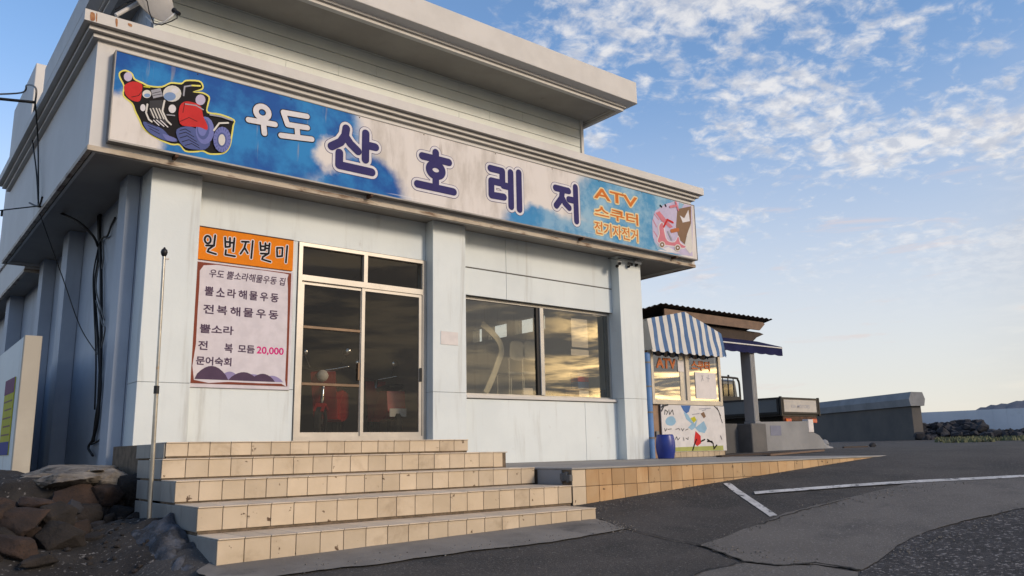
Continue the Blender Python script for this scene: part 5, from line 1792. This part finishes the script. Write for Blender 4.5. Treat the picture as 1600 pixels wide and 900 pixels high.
# ------------------------------------------------------------------ sea wall, white wall, rocks, headland
def build_far():
    d = ray(1430, 687)
    p1 = d * (40 / math.hypot(d.x, d.y))
    d = ray(1278, 690)
    p0 = d * (47 / math.hypot(d.x, d.y))
    a, b = Vector((p1.x, p1.y)), Vector((p0.x, p0.y))
    t = (b - a).normalized()
    e = a + t * 30
    nrm = Vector((-t.y, t.x))
    if nrm.dot(Vector((p1.x, p1.y))) < 0:
        nrm = -nrm
    T = thing('sea_wall', (a.x, a.y, 0), 'tall grey concrete sea wall with a thick overhanging coping at the yard end', 'sea wall')

    def slab(name, m, off0, off1, z0, z1, s0=0.0):
        vs = []
        for z in (z0, z1):
            for (q, o) in ((a - t * s0, off0), (e, off0), (e, off1), (a - t * s0, off1)):
                w = q + nrm * o
                vs.append((w.x, w.y, z))
        return MB().add(vs, [(0, 1, 2, 3), (7, 6, 5, 4), (0, 1, 5, 4), (1, 2, 6, 5), (2, 3, 7, 6), (3, 0, 4, 7)])
    slab('wall_body', '', 0, .45, -0.4, 1.55).build('wall_body', 'sea_concrete', T)
    # coping as a six-sided bar
    pr = [(-.10, 1.55), (.55, 1.55), (.62, 1.85), (.52, 2.15), (-.02, 2.17), (-.16, 1.86)]
    vs = []
    for q in (a - t * .12, e):
        for (o, z) in pr:
            w = q + nrm * o
            vs.append((w.x, w.y, z + .002))
    n = len(pr)
    MB().add(vs, [tuple(range(n)), tuple(range(2 * n - 1, n - 1, -1))] + [(i, (i + 1) % n, n + (i + 1) % n, n + i) for i in range(n)]).build('coping', 'concrete_grey', T)
    # white harbour wall further right
    q0, q1 = ray(1432, 690), ray(1700, 690)
    a2 = Vector((q0.x, q0.y)).normalized() * 46
    b2 = Vector((q1.x, q1.y)).normalized() * 44
    T = thing('harbour_wall', (a2.x, a2.y, 0), 'long low white-painted wall to the right of the sea wall', 'wall')
    t2 = (b2 - a2).normalized()
    n2 = Vector((-t2.y, t2.x))
    for i in range(12):
        u0, u1 = a2.lerp(b2, i / 12), a2.lerp(b2, (i + 1) / 12 - .0006)
        vs = []
        for z in (-.6, 1.44):
            for w in (u0, u1, u1 + n2 * .35, u0 + n2 * .35):
                vs.append((w.x, w.y, z))
        MB().add(vs, [(0, 1, 2, 3), (7, 6, 5, 4), (0, 1, 5, 4), (1, 2, 6, 5), (2, 3, 7, 6), (3, 0, 4, 7)]).build('wall_panel', 'white_wall', T)
    # black lava rubble heaped along its foot: a mass nobody could count
    rb = MB()
    for k in range(330):
        px = random.uniform(1434, 1625)
        h = (1.0 if px < 1540 else 0.25) * random.random() ** 0.8
        dd = ray(px, 690)
        c = Vector((dd.x, dd.y)).normalized() * (41.8 - 2.6 * (1 - h) * random.random() - (px - 1434) * .008)
        r = random.uniform(.10, .24)
        bm = stone_mesh(r * 1.2, r, r * .85, 400 + k, 1)
        bmesh.ops.transform(bm, matrix=Matrix.Translation((c.x, c.y, gz(c.x, c.y) + .05 + .62 * h)) @ Matrix.Rotation(random.uniform(0, 6.28), 4, 'Z'), verts=bm.verts)
        rb.bm(bm)
    rb.build('lava_rubble', 'lava_dark', kind='stuff', label='black heap of lava rubble along the foot of the white wall', cat='rubble')
    # scrubby grass verge
    gm = MB()
    for k in range(2600):
        px, D_ = random.uniform(1462, 1640), random.uniform(30.0, 38.5)
        dd = ray(px, 690)
        c = Vector((dd.x, dd.y)).normalized() * D_
        if noise.noise(Vector((c.x * .5, c.y * .5, 0))) < -.1:
            continue
        h = random.uniform(.05, .16)
        th = random.uniform(0, 6.28)
        w = Vector((math.cos(th), math.sin(th))) * .05
        z = gz(c.x, c.y)
        gm.add([(c.x - w.x, c.y - w.y, z), (c.x + w.x, c.y + w.y, z), (c.x + random.uniform(-.05, .05), c.y + random.uniform(-.05, .05), z + h)], [(0, 1, 2)])
    gm.build('grass', 'grass', kind='stuff', label='scrubby strip of dry grass in front of the black boulders', cat='grass')
    # headland across the water
    xs = list(range(1380, 1900, 8))
    vs = []
    D_ = 420
    prof = {1380: 690, 1440: 668, 1480: 655, 1500: 647, 1530: 637, 1560: 629, 1575: 628, 1590: 624, 1600: 626, 1640: 616, 1700: 612, 1800: 620, 1900: 640}
    ks = sorted(prof)

    def top(px):
        for u, v in zip(ks[:-1], ks[1:]):
            if u <= px <= v:
                return prof[u] + (prof[v] - prof[u]) * (px - u) / (v - u)
        return 690
    rows = 7
    for r_ in range(rows + 1):
        for px in xs:
            dd = ray(px, top(px))
            q = Vector((dd.x, dd.y)).normalized()
            h = dd.z / math.hypot(dd.x, dd.y) * D_
            t_ = r_ / rows
            dist = D_ - 70 + 150 * t_
            hh = max(0, h) * math.sin(math.pi * min(1, t_ * 1.03) * .93 + .0) ** .8 if t_ < 1 else 0
            hh *= 1 + .06 * noise.noise(Vector((px * .11, t_ * 4, 0))) + .07 * noise.noise(Vector((px * .33, t_ * 9, 3)))
            vs.append((q.x * dist, q.y * dist, hh - 3.0 * (1 if r_ in (0, rows) else 0)))
    n = len(xs)
    MB().add(vs, [(j * n + i, j * n + i + 1, (j + 1) * n + i + 1, (j + 1) * n + i) for j in range(rows) for i in range(n - 1)]).build('hill', 'hill_haze', smooth=True, kind='structure')


build_far()


# ------------------------------------------------------------------ things inside the shop
def build_bike(loc, rz, lab, plate):
    T = thing('motor_scooter', loc, lab, 'scooter', 'scooters parked inside the shop')
    T.rotation_euler.z = rz
    P = lambda mb, n, m=None, par=T, **k: link(n, mb.mesh(n, mb.mats or [m], k.get('smooth', False)), par)
    for y in (-.62, .62):
        w = P(MB().lathe((0, y, .25), [(.16, -.04), (.22, -.05), (.25, -.03), (.25, .03), (.22, .05), (.16, .04)], 24, (1, 0, 0)), 'wheel', 'rubber', smooth=40)
        P(MB().lathe((0, y, .25), [(0, -.02), (.15, -.025), (.17, -.03), (.17, .03), (.15, .025), (0, .02)], 20, (1, 0, 0)), 'rim', 'chrome', w, smooth=40)
    P(MB().prism([(.75, .42), (.68, .75), (.30, .78), (.05, .55), (-.1, .38), (.2, .30), (.5, .34)], -.14, .14, 'x'), 'rear_body', 'scooter_red')
    P(MB().prism([(-.30, .32), (-.05, .32), (-.05, .38), (-.26, .38), (-.50, 1.0), (-.58, .98)], -.17, .17, 'x'), 'front_shield', 'scooter_red')
    P(MB().box(-.13, .13, .0, .70, .78, .86, .03), 'seat', 'black_plastic')
    P(MB().tube([(-.0, -.62, .25), (0, -.52, .70), (0, -.45, 1.02)], .028, 8), 'fork', 'chrome', smooth=True)
    P(MB().tube(sag([(-.34, -.36, 1.08), (-.15, -.42, 1.04), (0, -.45, 1.02), (.15, -.42, 1.04), (.34, -.36, 1.08)]), .016, 8), 'handlebar', 'chrome', smooth=True)
    P(MB().lathe((0, -.57, .93), [(0, .05), (.05, .045), (.08, .02), (.085, -.01), (.06, -.06), (0, -.08)], 18, (0, -1, 0)), 'headlamp', 'white_plastic', smooth=True)
    for s_ in (-1, 1):
        P(MB().tube([(s_ * .22, -.40, 1.06), (s_ * .30, -.42, 1.25)], .008, 6), 'mirror_stalk', 'black_plastic')
        P(MB().lathe((s_ * .31, -.42, 1.29), [(0, .012), (.05, .01), (.06, 0), (.05, -.015), (0, -.02)], 14, (0, 1, 0)), 'mirror', 'chrome', smooth=True)
    P(MB().prism([(-.80, .42), (-.62, .54), (-.44, .46), (-.46, .43), (-.62, .50), (-.78, .40)], -.07, .07, 'x'), 'mudguard', 'scooter_red')
    if plate:
        P(MB().box(-.13, .13, .80, .812, .36, .48), 'number_plate', 'white_plastic')


build_bike((5.45, 11.10, .16), R(-38), 'red scooter with a pale headlamp behind the left barred door pane', False)
build_bike((6.50, 11.36, .16), R(166), 'red scooter with a white number plate behind the right door pane', True)


def build_inside():
    # bent pale rib standing behind the window
    Y = 11.0
    pts = [at(758, 614, Y), at(768, 592, Y), at(778, 565, Y), at(783, 548, Y), at(778, 532, Y), at(766, 518, Y)]
    pts[-1:] = [at(764, 516, Y), at(752, 506, Y)]
    ps = sag(pts, 5)
    mb = MB()
    vs, fs = [], []
    for i, p in enumerate(ps):
        t = (ps[min(i + 1, len(ps) - 1)] - ps[max(i - 1, 0)]).normalized()
        u = t.cross(Vector((0, 1, 0))).normalized() * .055
        for s_, y in ((1, -.02), (1, .02), (-1, .02), (-1, -.02)):
            vs.append(p + u * s_ + Vector((0, y, 0)))
    for i in range(len(ps) - 1):
        for k in range(4):
            fs.append((i * 4 + k, i * 4 + (k + 1) % 4, i * 4 + 4 + (k + 1) % 4, i * 4 + 4 + k))
    low = ps[0]
    R_ = thing('bent_rib', (low.x, Y, .16), 'pale curved wooden rib standing behind the left window pane', 'rib')
    mb.add(vs, fs).build('curved_rib', 'bent_wood', R_)
    MB().beam((low.x - .02, Y, .16), (low.x + .02, Y, low.z), .10, .04).build('rib_foot', 'bent_wood', R_)
    for i, px in enumerate((808, 829)):
        p = at(px, 547, 11.5)
        c = thing('cafe_chair', (p.x, 11.6, .16), 'pale rounded chair back seen through the left window pane, ' + ('nearer the curved rib' if i == 0 else 'nearer the mullion'), 'chair', 'chairs behind the window')
        bz = p.z
        MB().prism(smooth_loop([(p.x - .15, bz - .17), (p.x + .15, bz - .17), (p.x + .17, bz + .05), (p.x + .11, bz + .16), (p.x - .11, bz + .16), (p.x - .17, bz + .05)], 3), 11.5, 11.54).build('backrest', 'white_plastic', c)
        MB().box(p.x - .18, p.x + .18, 11.54, 11.92, bz - .45, bz - .40, .01).build('seat', 'white_plastic', c)
        for sx in (-.16, .16):
            MB().tube([(p.x + sx, 11.56, .16), (p.x + sx, 11.55, bz - .15)], .016, 8).build('leg', 'chrome', c)
            MB().tube([(p.x + sx, 11.9, .16), (p.x + sx, 11.9, bz - .44)], .016, 8).build('leg', 'chrome', c)
    # counter with a display box behind the right pane
    a = at(912, 600, 10.75)
    Cn = thing('shop_counter', (a.x, 11.0, .16), 'dark green counter behind the right window pane', 'counter')
    MB().box(a.x - .5, 10.95, 10.7, 11.1, .16, 1.02).build('counter_body', 'timber_dark', Cn)
    MB().box(a.x - .55, 10.98, 10.66, 11.14, 1.02, 1.06, .006).build('counter_top', 'timber', Cn)
    Bx = thing('display_box', (a.x, 10.62, 1.06), 'blue and red display box standing behind the right window pane', 'box')
    MB().box(a.x - .15, a.x + .13, 10.74, 10.94, 1.062, 1.20, .006).build('lower_box', 'ink_blue', Bx)
    MB().box(a.x - .15, a.x + .13, 10.74, 10.94, 1.202, 1.30, .004).build('red_band', 'ink_red', Bx)
    MB().box(a.x - .15, a.x + .13, 10.74, 10.94, 1.302, 1.36, .004).build('upper_box', 'ink_blue', Bx)
    # papers stuck inside the panes
    for (pa, pb, lab) in (((892, 545), (920, 557), 'white paper note taped inside the right window pane'), ((892, 497), (919, 544), 'large faint sheet taped inside the right pane above the white note'),
                          ((926, 488), (938, 495), 'small paper slip at the top right of the right window pane'), ((905, 610), (920, 620), 'small grey sticker at the foot of the right window pane'), ((818, 606), (833, 617), 'small grey sticker at the foot of the left window pane')):
        y = 10.313 if pa[0] > 850 else 10.329
        p, q = at(*pa, y), at(*pb, y)
        MB().box(p.x, q.x, y, y + .002, min(p.z, q.z), max(p.z, q.z)).build('window_note', 'paper', label=lab, cat='paper', org=(p.x, y, q.z))


build_inside()
